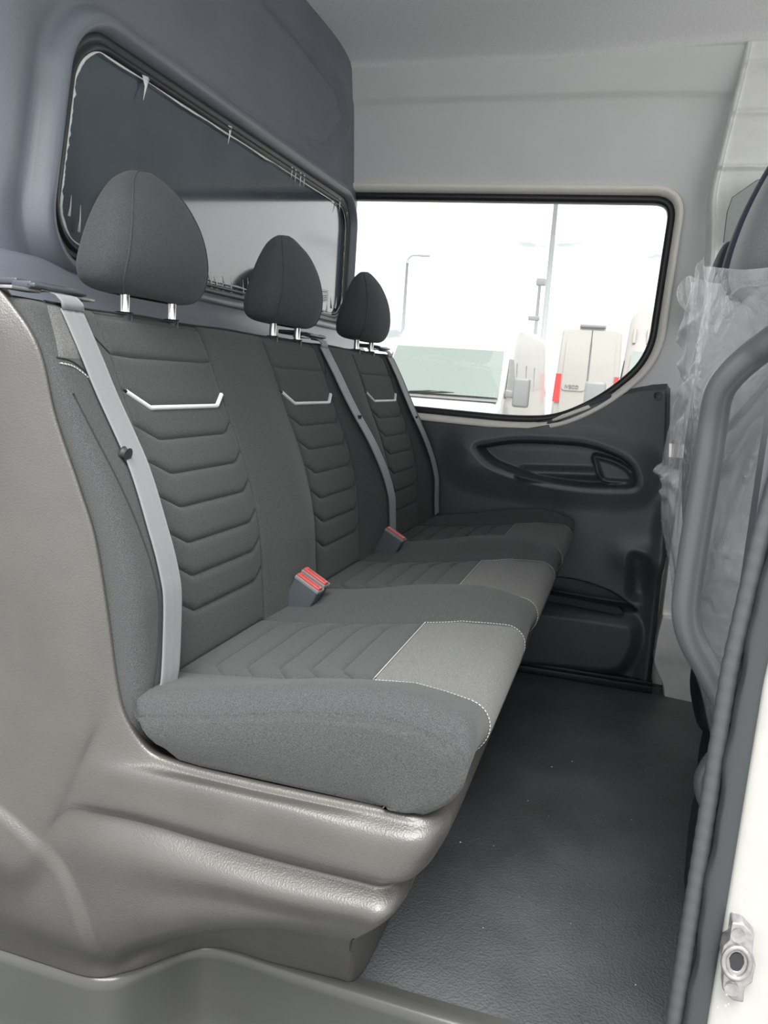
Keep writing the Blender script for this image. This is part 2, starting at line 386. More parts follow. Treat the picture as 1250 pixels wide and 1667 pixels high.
tm = obj('bin_mat', [(*(p[:2]), p[2]) for p in q]+[(p[0], p[1]-.03, p[2]-.004) for p in q], [(0,1,2,3,4,5)]+[(i, (i+1) % 6, 6+(i+1) % 6, 6+i) for i in range(6)]+[(6,7,8,9,10,11)], M_rub, t3, smooth=False)
p = atY(1070, 644, 2.62); cyl('screw_cap', p+np.array([0, .01, 0]), p+np.array([0, -.006, 0]), .009, M_black, t3, bev=.002)
# little grab clip under the window
q = [atY(x, y, 2.635) for x, y in [(898, 683), (915, 675), (958, 659), (962, 664), (915, 682), (900, 686)]]
struct(bevel(obj('trim_4', [(*(p[:2]), p[2]) for p in q]+[(p[0], p[1]-.012, p[2]) for p in q], [(5,4,3,2,1,0)]+[(i, (i+1) % 6, 6+(i+1) % 6, 6+i) for i in range(6)]+[(6,7,8,9,10,11)], M_cream), .003, 2))
# ledge strip along the far wall foot
struct(bevel(MB().box((-.75, 2.585, 0), (.16, 2.65, .024)).box((-.75, 2.60, .02), (.16, 2.65, .034)).build('trim_5', M_black), .004))

# white pillar foot and ribbed upper pillar on the far side
def pil(z, k):
    return [(.15+.01*k, 2.70, z), (.152+.01*k, 2.60, z), (.17+.01*k, 2.585, z), (.30, 2.575, z), (.40, 2.58, z), (.62, 2.64, z)]
rowsP = []
for z, k, w_ in [(0, 4.5, 0), (.04, 3.5, 0), (.10, .5, 0), (.14, .2, -.008), (.2, .4, -.01), (.26, 1, -.012), (.27, .8, 0), (.42, .8, 0), (.55, .8, 0), (.75, 1, 0), (.95, 0, 0)]:
    rowsP.append([(a, b+w_, c) for a, b, c in pil(z, k)])
struct(obj('trim_6', *grid(net(rowsP, 60, 30)), M_paint))
L_ = [atY(x, y, 2.56) for x, y in [(1250, -90), (1222, 40), (1205, 120), (1185, 200), (1168, 270), (1158, 320), (1157, 370), (1155, 420), (1150, 460), (1142, 520)]]
rowsP = []
for p in L_:
    x, z = p[0], p[2]
    rowsP.append([(x-.006, 2.70, z), (x-.002, 2.575, z), (x+.012, 2.558, z), (x+.025, 2.56, z), (x+.12, 2.56, z), (x+.26, 2.58, z), (x+.5, 2.62, z)])
Pp = net(rowsP, 160, 60)
for zr in [atY(1200, 108, 2.56)[2], atY(1200, 188, 2.56)[2], atY(1190, 276, 2.56)[2]]:
    xl = Pp[..., 0]-Pp[:, :1, 0]
    Pp[..., 1] += -.014*bump(Pp[..., 2], zr+.006, .005)*sstep(.0, .02, xl)*sstep(.2, .15, xl)+.006*bump(Pp[..., 2], zr-.006, .005)*sstep(.0, .02, xl)*sstep(.2, .15, xl)
struct(obj('trim_7', *grid(Pp), M_cream if False else M_paint))
# door window of the cab, seen as a grey pane beside the front seats
q = np.array([atY(x, y, 2.50) for x, y in [(1178, 395), (1184, 345), (1192, 322), (1232, 294), (1262, 285), (1262, 395)]])
cw_ = MB(); cw_.add(q, [tuple(range(6))]); wq = struct(cw_.build('window_3', mat('grey_tinted_pane', (.36, .40, .39), .15)))
solid(wq, .004)
tube('pane_edge', q[[0, 1, 2, 3, 4]], .0018, M_seam, wq, 6)

# sill, step riser and step tread below the door
lip = [np.array([-1.4, .93, 0]), np.array([-1.0, .935, 0])]+[atZ(x, y, 0) for x, y in [(0, 1545), (75, 1570), (135, 1588), (165, 1592), (200, 1588), (250, 1568), (310, 1545), (345, 1541), (390, 1551), (450, 1572), (560, 1608), (655, 1638), (750, 1668), (850, 1700)]]
Lp = catmull(lip, 160)
dn = np.array([0, 1.0, 0])
rowsL = []
Tn = np.gradient(Lp, axis=0); Nn = np.stack([Tn[:, 1], -Tn[:, 0], 0*Tn[:, 0]], 1); Nn /= np.linalg.norm(Nn, axis=1)[:, None]    # outward, towards the door
for o_n, z in [(-.14, .002), (-.04, .002), (-.012, .002), (-.002, -.001), (.003, -.007), (.005, -.02), (.008, -.10), (.012, -.16), (.03, -.185), (.08, -.19)]:
    rowsL.append([(p[0]+n[0]*o_n, p[1]+n[1]*o_n, z) for p, n in zip(Lp, Nn)])
Q = np.array(rowsL); Q[0, :, 1] = np.minimum(Q[0, :, 1], 1.5); Q[:2, :, 1] = np.maximum(Q[:2, :, 1], Q[2:3, :, 1])
Q[0, :, 1] = np.maximum(1.087, Q[2, :, 1]+.006); Q[1, :, 1] = Q[2, :, 1]+.004
Q[0, :, 0] = Q[2, :, 0]; Q[1, :, 0] = Q[2, :, 0]
t9 = struct(obj('trim_9', *grid(Q), M_sill))
struct(MB().box((-1.4, .55, -.23), (.3, 1.12, -.19)).build('trim_10', M_trim))
p = np.array([atY(622, 1658, 1.03)]) [0]; p = atY(622, 1660, 1.075)
cyl('sill_screw', (p[0], p[1]-.002, p[2]), (p[0], p[1]-.012, p[2]), .008, M_chrome, t9, bev=.002)
# floor mat edge strip

# near side door pillar: white body, rubber seals
def lean(z): return np.interp(z, [-.2, .25, .45, .66, .8, 1.0, 1.9], [.0, .0, .002, .004, .014, .04, .10])
zs = np.linspace(-.25, 1.95, 120)
rows_ = []
for z in zs:
    l = float(lean(z)); wob = .0025*math.sin(z*37)
    rows_.append([(.147+l, .88, z), (.147+l, .856, z), (.1485+l, .846, z), (.154+l, .840, z), (.166+l, .836, z), (.19+l, .832, z), (.22+l, .826, z), (.26+l, .80, z), (.32+l, .76, z), (.6+l, .72, z)])
bp = struct(obj('wall_right', *grid(net(rows_, 160, 50)), mat('sun_dimmed_body_paint', (.36, .365, .35), .3, coat=.4, noise=(30, .04, 4))))  # same white body paint, colour darkened to offset its burn-out in sunlight
rows_ = []
for z in zs:
    l = float(lean(z)); wob = .0015*math.sin(z*41)+.001*math.sin(z*97)
    rows_.append([(.128+l+wob, .852, z), (.1295+l+wob, .842, z), (.134+l, .838, z), (.146+l, .838, z), (.150+l, .842, z), (.151+l, .852, z)])
fl_ = struct(obj('trim_12', *grid(net(rows_, 240, 16)), M_rub)); 
sealp = [(.120+float(lean(z)), .856, z) for z in zs]
r_ = [.0085+.0005*math.sin(i*2.1) for i in range(len(sealp))]
obj_s = struct(obj('trim_13', *tube_vf(catmull(sealp, 400), [.0088+.00035*math.sin(i*1.9) for i in range(400)], 14), mat('ribbed_seal_rubber', (.05, .056, .062), .5)))
# inner pillar trim behind the seal
struct(MB().box((.128, .86, -.25), (.40, .90, 1.9)).build('trim_14', M_trim))
mb = MB()
for i in range(90):                         # water drops standing on the painted flange
    z = rng.uniform(.25, .85); x = .157+float(lean(z))+abs(rng.normal(0, .008)); rd = rng.uniform(.0006, .0016); P_ = []
    for a in np.linspace(0, PI, 5): P_.append([(x+rd*math.sin(a)*math.cos(b), float(np.interp(x-float(lean(z)), [.154, .166, .19], [.840, .836, .832]))+rd*.5*math.sin(a)*math.sin(b), z+rd*math.cos(a)) for b in np.arange(6)*PI/3])
    mb.grid(P_, False, True)
tag(mb.build('water_drops', mat('water_drop', (.9, .9, .9), .05), bp, True), kind='stuff')
# striker plate
sp = thing('striker_plate', 'steel door striker plate with two screws on the white pillar', 'striker plate', (.17, .832, .38))
def onp(x, y, Y=.832): return atY(x, y, Y)
outl = [onp(*p) for p in [(1190, 1492), (1208, 1494), (1226, 1512), (1222, 1545), (1228, 1562), (1222, 1590), (1210, 1598), (1208, 1622), (1190, 1618), (1174, 1600), (1176, 1570), (1172, 1545), (1176, 1530), (1186, 1520)]]
n = len(outl); hole_c = onp(1197, 1556)
Vp = [p+np.array([0, -.010, 0]) for p in outl]; Vb = [p+np.array([0, .012, 0]) for p in outl]
hole = []
for p in outl:
    a = math.atan2(p[2]-hole_c[2], p[0]-hole_c[0]); hole.append(hole_c+np.array([.007*math.cos(a), -.010, .0105*math.sin(a)]))
hin = [h+np.array([0, .02, 0]) for h in hole]
Vall = Vb+Vp+hole+hin; Fs = []
for i in range(n):
    j = (i+1) % n; Fs += [(i, j, n+j, n+i), (n+i, n+j, 2*n+j, 2*n+i), (2*n+i, 2*n+j, 3*n+j, 3*n+i)]
Fs.append(tuple(range(3*n, 4*n)))
bevel(obj('plate', Vall, Fs, M_steel, sp), .0015, 2)
ring = [hole_c+np.array([.0125*math.cos(a), -.011, .0175*math.sin(a)]) for a in np.linspace(0, 2*PI, 33)]
obj('rim', *tube_vf(ring, .0028, 8, False), M_steel, sp)
ob = MB(); 
dk = [hole_c+np.array([.0068*math.cos(a), -.0095, .010*math.sin(a)]) for a in np.linspace(0, 2*PI, 25)[:-1]]
ob.add(dk, [tuple(range(24))]).build('opening', M_black, sp)
for x, y in [(1199, 1512), (1189, 1598)]:
    c = onp(x, y); cyl('screw', c+np.array([0, .0, 0]), c+np.array([0, -.0125, 0]), .0062, M_steel, sp, 16, .001)

# cab shell ahead: dashboard bulk and cargo space walls so light comes only from the openings
struct(MB().box((1.55, .7, -.2), (1.62, 2.76, 1.0)).build('wall_front', M_trim))
struct(MB().box((-4.2, .7, -.2), (-4.15, 2.76, 2.0)).box((-4.2, .70, -.2), (-1.25, .74, 2.0)).box((-4.2, 2.72, -.2), (-1.25, 2.76, 2.0)).box((-4.2, .7, 1.96), (-1.25, 2.76, 2.0)).box((-4.2, .7, -.25), (-.3, 2.76, -.2)).build('wall_cargo', M_trim))
struct(MB().box((-1.32, .72, -.05), (-1.27, 2.7, .98)).build('wall_bulkhead_lower', M_black))

# ================================================================== BENCH
SC_Y = [1.18, 1.735, 2.305]; INS = .148
bench = thing('rear_bench_seat', 'three-place charcoal fabric bench seat with grey plastic side shell', 'bench seat', (-.55, 1.75, 0))
_z = [.36, .44, .50, .55, .61, .67, .73, .78, .82, .88, .93, .975, 1.02]; _x = [-.60, -.602, -.607, -.612, -.617, -.628, -.646, -.665, -.684, -.710, -.730, -.752, -.775]
zz_ = np.linspace(.36, 1.02, 300); k_ = np.ones(21)/21; xx_ = np.interp(zz_, _z, _x); xs_ = np.convolve(np.pad(xx_, 10, 'edge'), k_, 'valid')
def Sp(z): return np.interp(z, zz_, xs_)
def bol(Y, z):
    Y = np.asarray(Y, float); z = np.asarray(z, float)
    amp = np.interp(z, [.40, .5, .62, .8, .95, 1.02], [.024, .036, .040, .024, .008, .002])
    t = np.min([np.abs(Y-c) for c in SC_Y], axis=0)
    g = np.clip((t-INS)/.13, 0, 1)
    s = np.sin(g*PI/2)**1.2
    edge_n = np.clip((.955-Y)/.065, 0, 1); edge_f = np.clip((Y-2.53)/.07, 0, 1)
    edge_n = np.clip((.915-Y)/.025, 0, 1)
    e = np.maximum(edge_n, edge_f)
    return amp*s*(1-.35*np.clip((.97-Y)/.08, 0, 1))-.02*(1-np.sqrt(np.clip(1-e*e, 0, 1)))
def S(Y, z): return Sp(z)+bol(Y, z)
ys = np.unique(np.concatenate([np.linspace(.892, .96, 14), np.linspace(.96, 2.6, 200), *[c+s*INS+np.array([-.006, -.003, 0, .003, .006]) for c in SC_Y for s in (-1, 1)]]))
rows_ = []
for z in list(np.linspace(.40, .985, 110)):
    t = np.min([np.abs(ys-c) for c in SC_Y], axis=0)
    groove = -.005*bump(t, INS, .004)-.006*(t < INS)
    zt_ = 1.0
    rows_.append(np.stack([S(ys, z)+groove, ys, np.full(len(ys), z)], 1))
x9 = S(ys, .985)-.006*(np.min([np.abs(ys-c) for c in SC_Y], axis=0) < INS)
for dx, z in [(-.004, .990), (-.012, .995), (-.026, .998), (-.07, .999), (-.085, .994), (-.09, .98), (-.09, .6)]:
    rows_.append(np.stack([x9+dx, ys, np.full(len(ys), z)], 1))
rows_ = [np.concatenate([[q[0]+np.array([-.09, .004, 0]), q[0]+np.array([-.03, .0005, 0])], q]) for q in rows_]
backrest = obj('backrest', *grid(rows_), M_fab, bench)
# quilted pads: chevron-cut cushions set into each place
def chev(u, zc, dl, e):                     # z of a seam line across the insert; u in 0..1
    return zc+dl*(1-min(1, u/e))+dl*.8*(1-min(1, (1-u)/(e*.62)))
SEAM = [.986, .9305, .858, .810, .760, .710, .656, .605, .550, .470]
DR = [0, .003, .026, .024, .024, .024, .026, .028, .028, .0]
def padgrid(f, n, m, th, e=.006, wlen=(.3, .05)):
    """f(u, v) -> surface point and normal; puffed pad with sunken edges"""
    us = np.unique(np.concatenate([[0, .012, .03, .06], np.linspace(.1, .9, n), [.94, .97, .988, 1]]))
    vs_ = np.unique(np.concatenate([[0, .05, .12, .22], np.linspace(.32, .68, m), [.78, .88, .95, 1]]))
    P = []
    for u in us:
        row = []
        for v in vs_:
            du = min(u, 1-u)*wlen[0]; dv = min(v, 1-v)*wlen[1]
            h = th*(1-math.exp(-min(du, dv)/e))
            p, nrm = f(u, v); row.append(p+nrm*h)
        P.append(row)
    return P
for c in SC_Y:
    y0, y1 = c-INS+.001, c+INS-.001
    for k in range(len(SEAM)-1):
        def fpad(u, v, k=k):
            Y = lerp(y0, y1, u)
            a = chev(u, SEAM[k], DR[k], .18); b = chev(u, SEAM[k+1], DR[k+1], .18)
            z = lerp(a, b, v); X = float(Sp(z)); s = (float(Sp(z+.004))-float(Sp(z-.004)))/.008
            nrm = np.array([1, 0, -s]); nrm /= np.linalg.norm(nrm)
            return np.array([X-.0055, Y, z]), nrm
        o = obj('quilted_pad', *grid(padgrid(fpad, 24, 5, (.0058 if 0 < k < 9 else .005), .0036, (.296, SEAM[k]-SEAM[k+1]))), M_fab, backrest)
    path = []
    for u in np.linspace(0.01, .99, 90):
        z = chev(u, SEAM[2], DR[2], .18); path.append((float(Sp(z))+.0005, lerp(y0, y1, u), z))
    path = np.array(path); R2 = []
    for q in path: R2.append([(q[0]-.004, q[1], q[2]-.0035), (q[0]+.001, q[1], q[2]-.0034), (q[0]+.0035, q[1], q[2]), (q[0]+.001, q[1], q[2]+.0034), (q[0]-.004, q[1], q[2]+.0035)])
    tag(obj('piping', *grid(R2), M_pipe, backrest), 'thin white piping line across the quilted insert')
    pass
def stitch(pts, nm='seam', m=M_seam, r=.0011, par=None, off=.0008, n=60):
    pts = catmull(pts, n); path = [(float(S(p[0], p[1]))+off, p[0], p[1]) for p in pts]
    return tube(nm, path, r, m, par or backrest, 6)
# seams on the outer bolsters of the near place (Y, z)
def SY(x, y, off=0):                        # where a pixel meets the backrest
    d = ray(x, y); d = d/d[1]; lo, hi = .6, 3.2
    for _ in range(50):
        m_ = (lo+hi)/2; p = d*m_
        if p[0] > float(Sp(np.clip(p[2]+H, .36, 1.02)))+off: lo = m_
        else: hi = m_
    return d[1]*lo, d[2]*lo+H
def dashes(pts, r=.0011, dash=.005, par=None):
    pp = catmull(pts, 240); P3 = np.array([(float(S(p[0], p[1]))+.001, p[0], p[1]) for p in pp]); L = np.concatenate([[0], np.cumsum(np.linalg.norm(np.diff(P3, axis=0), axis=1))])
    mb = MB(); s = 0
    while s+dash < L[-1]:
        a = np.array([np.interp(s, L, P3[:, k]) for k in range(3)]); b = np.array([np.interp(s+dash*.7, L, P3[:, k]) for k in range(3)])
        mb.add(*tube_vf([a, (a+b)/2, b], r, 5)); s += dash
    return mb.build('stitching', M_thread, par or backrest, True)
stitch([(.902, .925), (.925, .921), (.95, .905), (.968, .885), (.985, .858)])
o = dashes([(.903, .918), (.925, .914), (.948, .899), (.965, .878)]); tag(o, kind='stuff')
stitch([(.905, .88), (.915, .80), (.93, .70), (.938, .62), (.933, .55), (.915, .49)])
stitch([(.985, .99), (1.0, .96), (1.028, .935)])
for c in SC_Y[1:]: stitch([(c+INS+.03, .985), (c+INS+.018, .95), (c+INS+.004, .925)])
pk = [(float(S(.91+.0*i, z))+.0, 0, 0) for i, z in enumerate([1])]
# mesh-cloth upper corner patch
rows_ = []
for v in np.linspace(0, 1, 14):
    z = lerp(.992, .925, v); r0, r1 = lerp(.925, .905, v), lerp(1.0, .955, v)
    rows_.append([(float(S(y, z))+.002*min(1, 8*min(v, 1-v, k_u, 1-k_u)), y, z) for k_u, y in zip(np.linspace(0, 1, 14), np.linspace(r0, r1, 14))])
tag(obj('corner_patch', *grid(rows_), M_fablight, backrest), 'paler open-weave cloth patch')
# piping roll along the top edge
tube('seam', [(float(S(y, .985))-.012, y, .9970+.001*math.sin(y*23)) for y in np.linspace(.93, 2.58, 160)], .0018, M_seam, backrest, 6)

# black backrest carrier behind the upholstery
P = []
for y in np.linspace(.885, 2.62, 60):
    b = .004*math.sin(y*9)
    P.append([(-.81, y, .985), (-.815, y, .998+b*.3), (-.83, y, 1.003+b*.5), (-.87, y, 1.003+b), (-.885, y, .99), (-.89, y, .5), (-.86, y, .35)])
obj('back_carrier', *grid(P), M_trim, bench)

# cushion
def ztop(X, Y):
    X = np.asarray(X, float); Y = np.asarray(Y, float)
    base = np.interp(X, [-.66, -.58, -.44, -.30, -.24, -.16], [.468, .474, .490, .513, .520, .514])
    t = np.min([np.abs(Y-c) for c in SC_Y], axis=0)
    g = np.clip((t-INS)/.13, 0, 1)
    amp = np.interp(X, [-.66, -.5, -.36, -.2, -.13], [.012, .024, .036, .034, .018])
    return base+amp*np.sin(g*PI/2)**1.2
NOSE = [(-.150, -.004, 1), (-.136, -.014, 1), (-.130, -.030, 1), (-.136, -.052, 1), (-.158, -.075, 1), (-.185, -.092, 1)]
NOSE = [tuple(q) for q in catmull([(-.158, -.001, 1), (-.146, -.006, 1), (-.136, -.016, 1), (-.131, -.032, 1), (-.134, -.050, 1), (-.147, -.069, 1), (-.168, -.086, 1), (-.190, -.098, 1)], 26)]
XS = np.concatenate([np.linspace(-.66, -.20, 70), np.linspace(-.19, -.165, 5)])
def prof_c(Y, e=0.0, drop=0.0):
    pts = [(x, Y, float(ztop(x, Y))-drop) for x in XS]
    z0 = float(ztop(-.165, Y))-drop
    for x, dz, _ in NOSE: pts.append((x-e*.6, Y, z0+dz))
    pts.append((-.212-e*.6, Y, z0-.100)); pts.append((-.235, Y, z0-.100))
    return np.array(pts)
stations = []
R0c = .035
P0 = prof_c(.885+R0c)
bot = np.array([(p[0], .905, 0) for p in P0]); 
xb = np.linspace(-.60, -.232, len(P0))
for q in [1.4, 1.15, 1, .85, .6, .35, .15, .05]:       # near side face, from the bottom seam up
    edge = prof_c(.885+.004, .006, R0c*.8)
    zb = np.interp(xb, [-.61, -.59, -.56, -.52, -.49, -.22], [.50, .461, .425, .414, .412, .413])
    b3 = np.stack([xb, np.full(len(xb), .892), zb], 1)
    P = lerp(edge, b3, min(q, 1)); P[:, 1] = .886-.010*math.sin(min(q, 1)*PI)**.8+.006*q+(.03 if q > 1.2 else 0); P[:, 2] -= .03*max(0, q-1); P[:, 0] -= .05*max(0, q-1)*(P[:, 0] > -.3)
    stations.append(P)
for a in np.linspace(0, PI/2, 8): stations.append(prof_c(.885+R0c*(1-math.cos(a)), .012*(1-math.sin(a)), R0c*(1-math.sin(a))))
for y in np.unique(np.concatenate([np.linspace(.93, 2.56, 190), *[c+s*INS+np.array([-.004, 0, .004]) for c in SC_Y for s in (-1, 1)]])):
    pr = prof_c(y); t = min(abs(y-c) for c in SC_Y)
    inx = (pr[:, 0] < -.300) & (t < INS)
    pr[:, 2] -= np.where(inx & (np.arange(len(pr)) < len(XS)), .0055, 0)+(.004*math.exp(-((t-INS)/.004)**2)*(pr[:, 0] < -.16))
    stations.append(pr)
for a in np.linspace(PI/2, 0, 8): stations.append(prof_c(2.60-.04*(1-math.cos(a)), .012*(1-math.sin(a)), .04*(1-math.sin(a))))
for si, P in enumerate(stations):
    if P[0, 1] < .935:
        if si > 1: P[:, 2] = np.maximum(P[:, 2], .4135)
        xm = np.interp(P[:, 2], [.40, .411, .429, .468, .50, .55], [-.50, -.525, -.553, -.584, -.596, -.602]); P[:, 0] = np.maximum(P[:, 0], xm)
stations.append(np.stack([xb, np.full(len(xb), 2.6), np.full(len(xb), .42)], 1))
cush = obj('seat_cushion', *grid(stations[9:]), M_fab, bench)
# side skin (coarser, lighter cloth) laid over the near flank
sd_ = np.array(stations[:10])
tag(obj('side_panel', *grid(sd_), M_fabside, cush), 'coarser woven side panel')
# cushion pads
CS = [-.615, -.567, -.515, -.462, -.412, -.362, -.302]
for c in SC_Y:
    y0, y1 = c-INS+.002, c+INS-.002
    for k in range(len(CS)-1):
        def fp(u, v, k=k):
            Y = lerp(y0, y1, u)
            def cx(i):
                dl = .030 if 0 < i < len(CS)-1 else 0
                return CS[i]+dl*(1-float(sstep(0, .16, u))**.8)+dl*(1-float(sstep(0, .16, 1-u))**.8)
            X = lerp(cx(k), cx(k+1), v); zc = float(np.interp(X, [-.66, -.58, -.44, -.30, -.24, -.16], [.468, .474, .490, .513, .520, .514]))
            return np.array([X, Y, zc-.0050]), np.array([-.12, 0, .99])
        obj('quilted_pad', *grid(padgrid(fp, 24, 5, (.0068), .0042, (.296, CS[k+1]-CS[k]))), M_fab, cush)
    # paler front patch wrapped over the nose
    rows_ = []
    for y in np.linspace(c-INS-.03, c+INS+.03, 60):
        pr = prof_c(y); sel = (pr[:, 0] > -.305) | (np.arange(len(pr)) >= len(XS)); pr = pr[sel][:-3]
        rows_.append(pr)
    R_ = np.array(rows_)
    tw = (R_[..., 0]+.302)/.14; half = INS+.03*np.clip(tw, 0, 1)**1.5
    R_[..., 1] = c+(R_[..., 1]-c)/(INS+.03)*half
    for i in range(R_.shape[0]):
        for j in range(R_.shape[1]):
            if j < np.sum((XS > -.305)): R_[i, j, 2] = float(ztop(R_[i, j, 0], R_[i, j, 1]))
    uu = np.minimum(np.linspace(0, 1, 60), 1-np.linspace(0, 1, 60))[:, None]
    R_[..., 2] += .0022*np.clip(uu*20, 0, 1)-.0006; R_[..., 0] += .0012
    fpch = tag(obj('front_patch', *grid(R_), M_fablight, cush), 'paler grey woven front patch of one seating place')
    for e_ in (0, -1):
        L3 = R_[e_]+np.array([0, -.0015 if e_ == 0 else .0015, .0008]); mb = MB()
        Ls = np.concatenate([[0], np.cumsum(np.linalg.norm(np.diff(L3, axis=0), axis=1))]); s = 0
        while s < Ls[-1]-.005:
            a = np.array([np.interp(s, Ls, L3[:, k]) for k in range(3)]); b = np.array([np.interp(s+.0035, Ls, L3[:, k]) for k in range(3)])
            mb.add(*tube_vf([a, (a+b)/2, b], .0008, 5)); s += .0052
        tag(mb.build('stitching', M_thread, fpch, True), kind='stuff')
    tube('seam', [(-.3015, y, float(ztop(-.3015, y))+.0006) for y in np.linspace(c-INS, c+INS, 30)], .0009, M_thread, cush, 6)

# plastic side shell
rim = [(0, 470), (60, 560), (90, 680), (130, 800), (155, 880), (175, 1000), (190, 1110), (205, 1165), (240, 1218), (290, 1243), (400, 1271), (520, 1297), (610, 1315)]
out_dir = [(-14, -2), (-14, 3), (-14, 3), (-14, 4), (-15, 3), (-15, 2), (-15, 3), (-13, 7), (-9, 11), (-4, 13), (-3, 14), (-3, 14), (-3, 14)]
def prow(pp, Ys): return [atY(x, y, Y) for (x, y), Y in zip(pp, Ys)]
n13 = 13
R = []
R.append(prow([(x+5, y-3) for x, y in rim], [.915]*n13))
R.append(prow(rim, [.892]*n13))
R.append(prow([(x+a, y+b) for (x, y), (a, b) in zip(rim, out_dir)], [.884]*n13))
band = {
 'B': ([(150, 1213), (172, 1243), (224, 1260), (336, 1286), (448, 1314), (575, 1350)], [.874, .872, .870, .869, .868, .868]),
 'B2': ([(134, 1258), (170, 1278), (232, 1294), (336, 1322), (448, 1351), (572, 1384)], [.870, .868, .866, .865, .864, .864]),
 'C': ([(118, 1296), (166, 1308), (235, 1324), (336, 1353), (448, 1384), (566, 1414)], [.870, .868, .866, .865, .865, .866]),
 'C1': ([(112, 1310), (164, 1317), (236, 1333), (338, 1362), (450, 1393), (568, 1422)], [.871, .873, .877, .879, .880, .880]),
 'C2': ([(106, 1324), (160, 1330), (238, 1345), (340, 1374), (452, 1405), (570, 1434)], [.872, .876, .881, .884, .885, .885]),
 'E': ([(98, 1368), (160, 1382), (250, 1402), (350, 1426), (465, 1456), (574, 1478)], [.872, .867, .862, .860, .860, .862]),
 'E2': ([(96, 1420), (160, 1440), (250, 1450), (345, 1458), (460, 1482), (572, 1503)], [.878, .873, .870, .868, .870, .872]),
 'G': ([(80, 1500), (165, 1530), (240, 1520), (330, 1505), (440, 1504), (560, 1524)], [.885, .888, .888, .888, .89, .90]),
 'G1': ([(76, 1530), (162, 1562), (236, 1542), (328, 1516), (438, 1513), (558, 1533)], [.915, .93, .972, .99, .985, .965]),
}
Frow = [np.array([-1.25, .86, .95]), np.array([-1.25, .87, .6]), np.array([-1.25, .88, .3]), np.array([-1.25, .92, 0]), np.array([-1.1, .935, 0]), np.array([-.95, .937, 0])]+[atZ(x, y, .002) for x, y in [(0, 1542), (70, 1565), (150, 1588), (215, 1577), (338, 1539), (450, 1566), (545, 1590)]]
keys = ['B', 'B2', 'C', 'C1', 'C2', 'E', 'E2', 'G', 'G1']
for ki, k in enumerate(keys):
    t = (ki+1)/(len(keys)+1); row = []
    for c in range(7):
        p = lerp(np.array(R[2][c]), Frow[c], t); p[1] = lerp(.866, .86, min(1, t*3)) if t < .6 else lerp(.86, Frow[c][1], (t-.6)/.4)
        row.append(p)
    row += prow(*band[k]); R.append(row)
    row[6] = lerp(row[6], np.array(row[7]), .25)
R.append(Frow)
XF = {0: -.185, 1: -.172, 2: -.160, 3: -.158, 4: -.168, 5: -.182, 6: -.205, 7: -.208, 8: -.205, 9: -.225, 10: -.262, 11: -.285, 12: -.305}
full = []
for j, row in enumerate(R):
    e = np.array(row[-1]); xf = XF[j]; Yn, z = e[1], e[2]; sl_z = (np.array(row[-1])-np.array(row[-2])); 
    dzc = 0
    gap = xf-e[0]
    full.append(list(row)+[(xf-gap*.30, Yn+.003, z+dzc), (xf-gap*.05, Yn+.035, z+dzc), (xf, Yn+.10, z+dzc), (xf, Yn+.35, z), (xf, 1.9, z), (xf, 2.62, z)])
Ps = net(full, 230, 330)
wgt = np.interp(np.arange(330), [0, 60, 110, 140, 165, 330], [0, .5, .5, .4, 0, 0])[None, :, None]
for _ in range(60):
    A_ = Ps.copy(); A_[1:-1, 1:-1] = (Ps[:-2, 1:-1]+Ps[2:, 1:-1]+Ps[1:-1, :-2]+Ps[1:-1, 2:])/4
    wr = wgt*np.interp(np.arange(230), [0, 34, 60, 200, 229], [0, 0, 1, 1, 0])[:, None, None]
    Ps = Ps*(1-wr)+A_*wr
cc = atY(-75, 1500, .86); rr_ = np.linalg.norm((atY(112, 1460, .86)-cc)[[0, 2]])
dd = np.hypot(Ps[..., 0]-cc[0], Ps[..., 2]-cc[2])-rr_
Ps[..., 1] -= np.where(Ps[..., 1] < .95, .009*sstep(.006, -.012, dd)*sstep(0.02, .12, Ps[..., 2]), 0)
shell = obj('side_shell', *grid(Ps), M_shell, bench)
solid(shell, .003, 1)

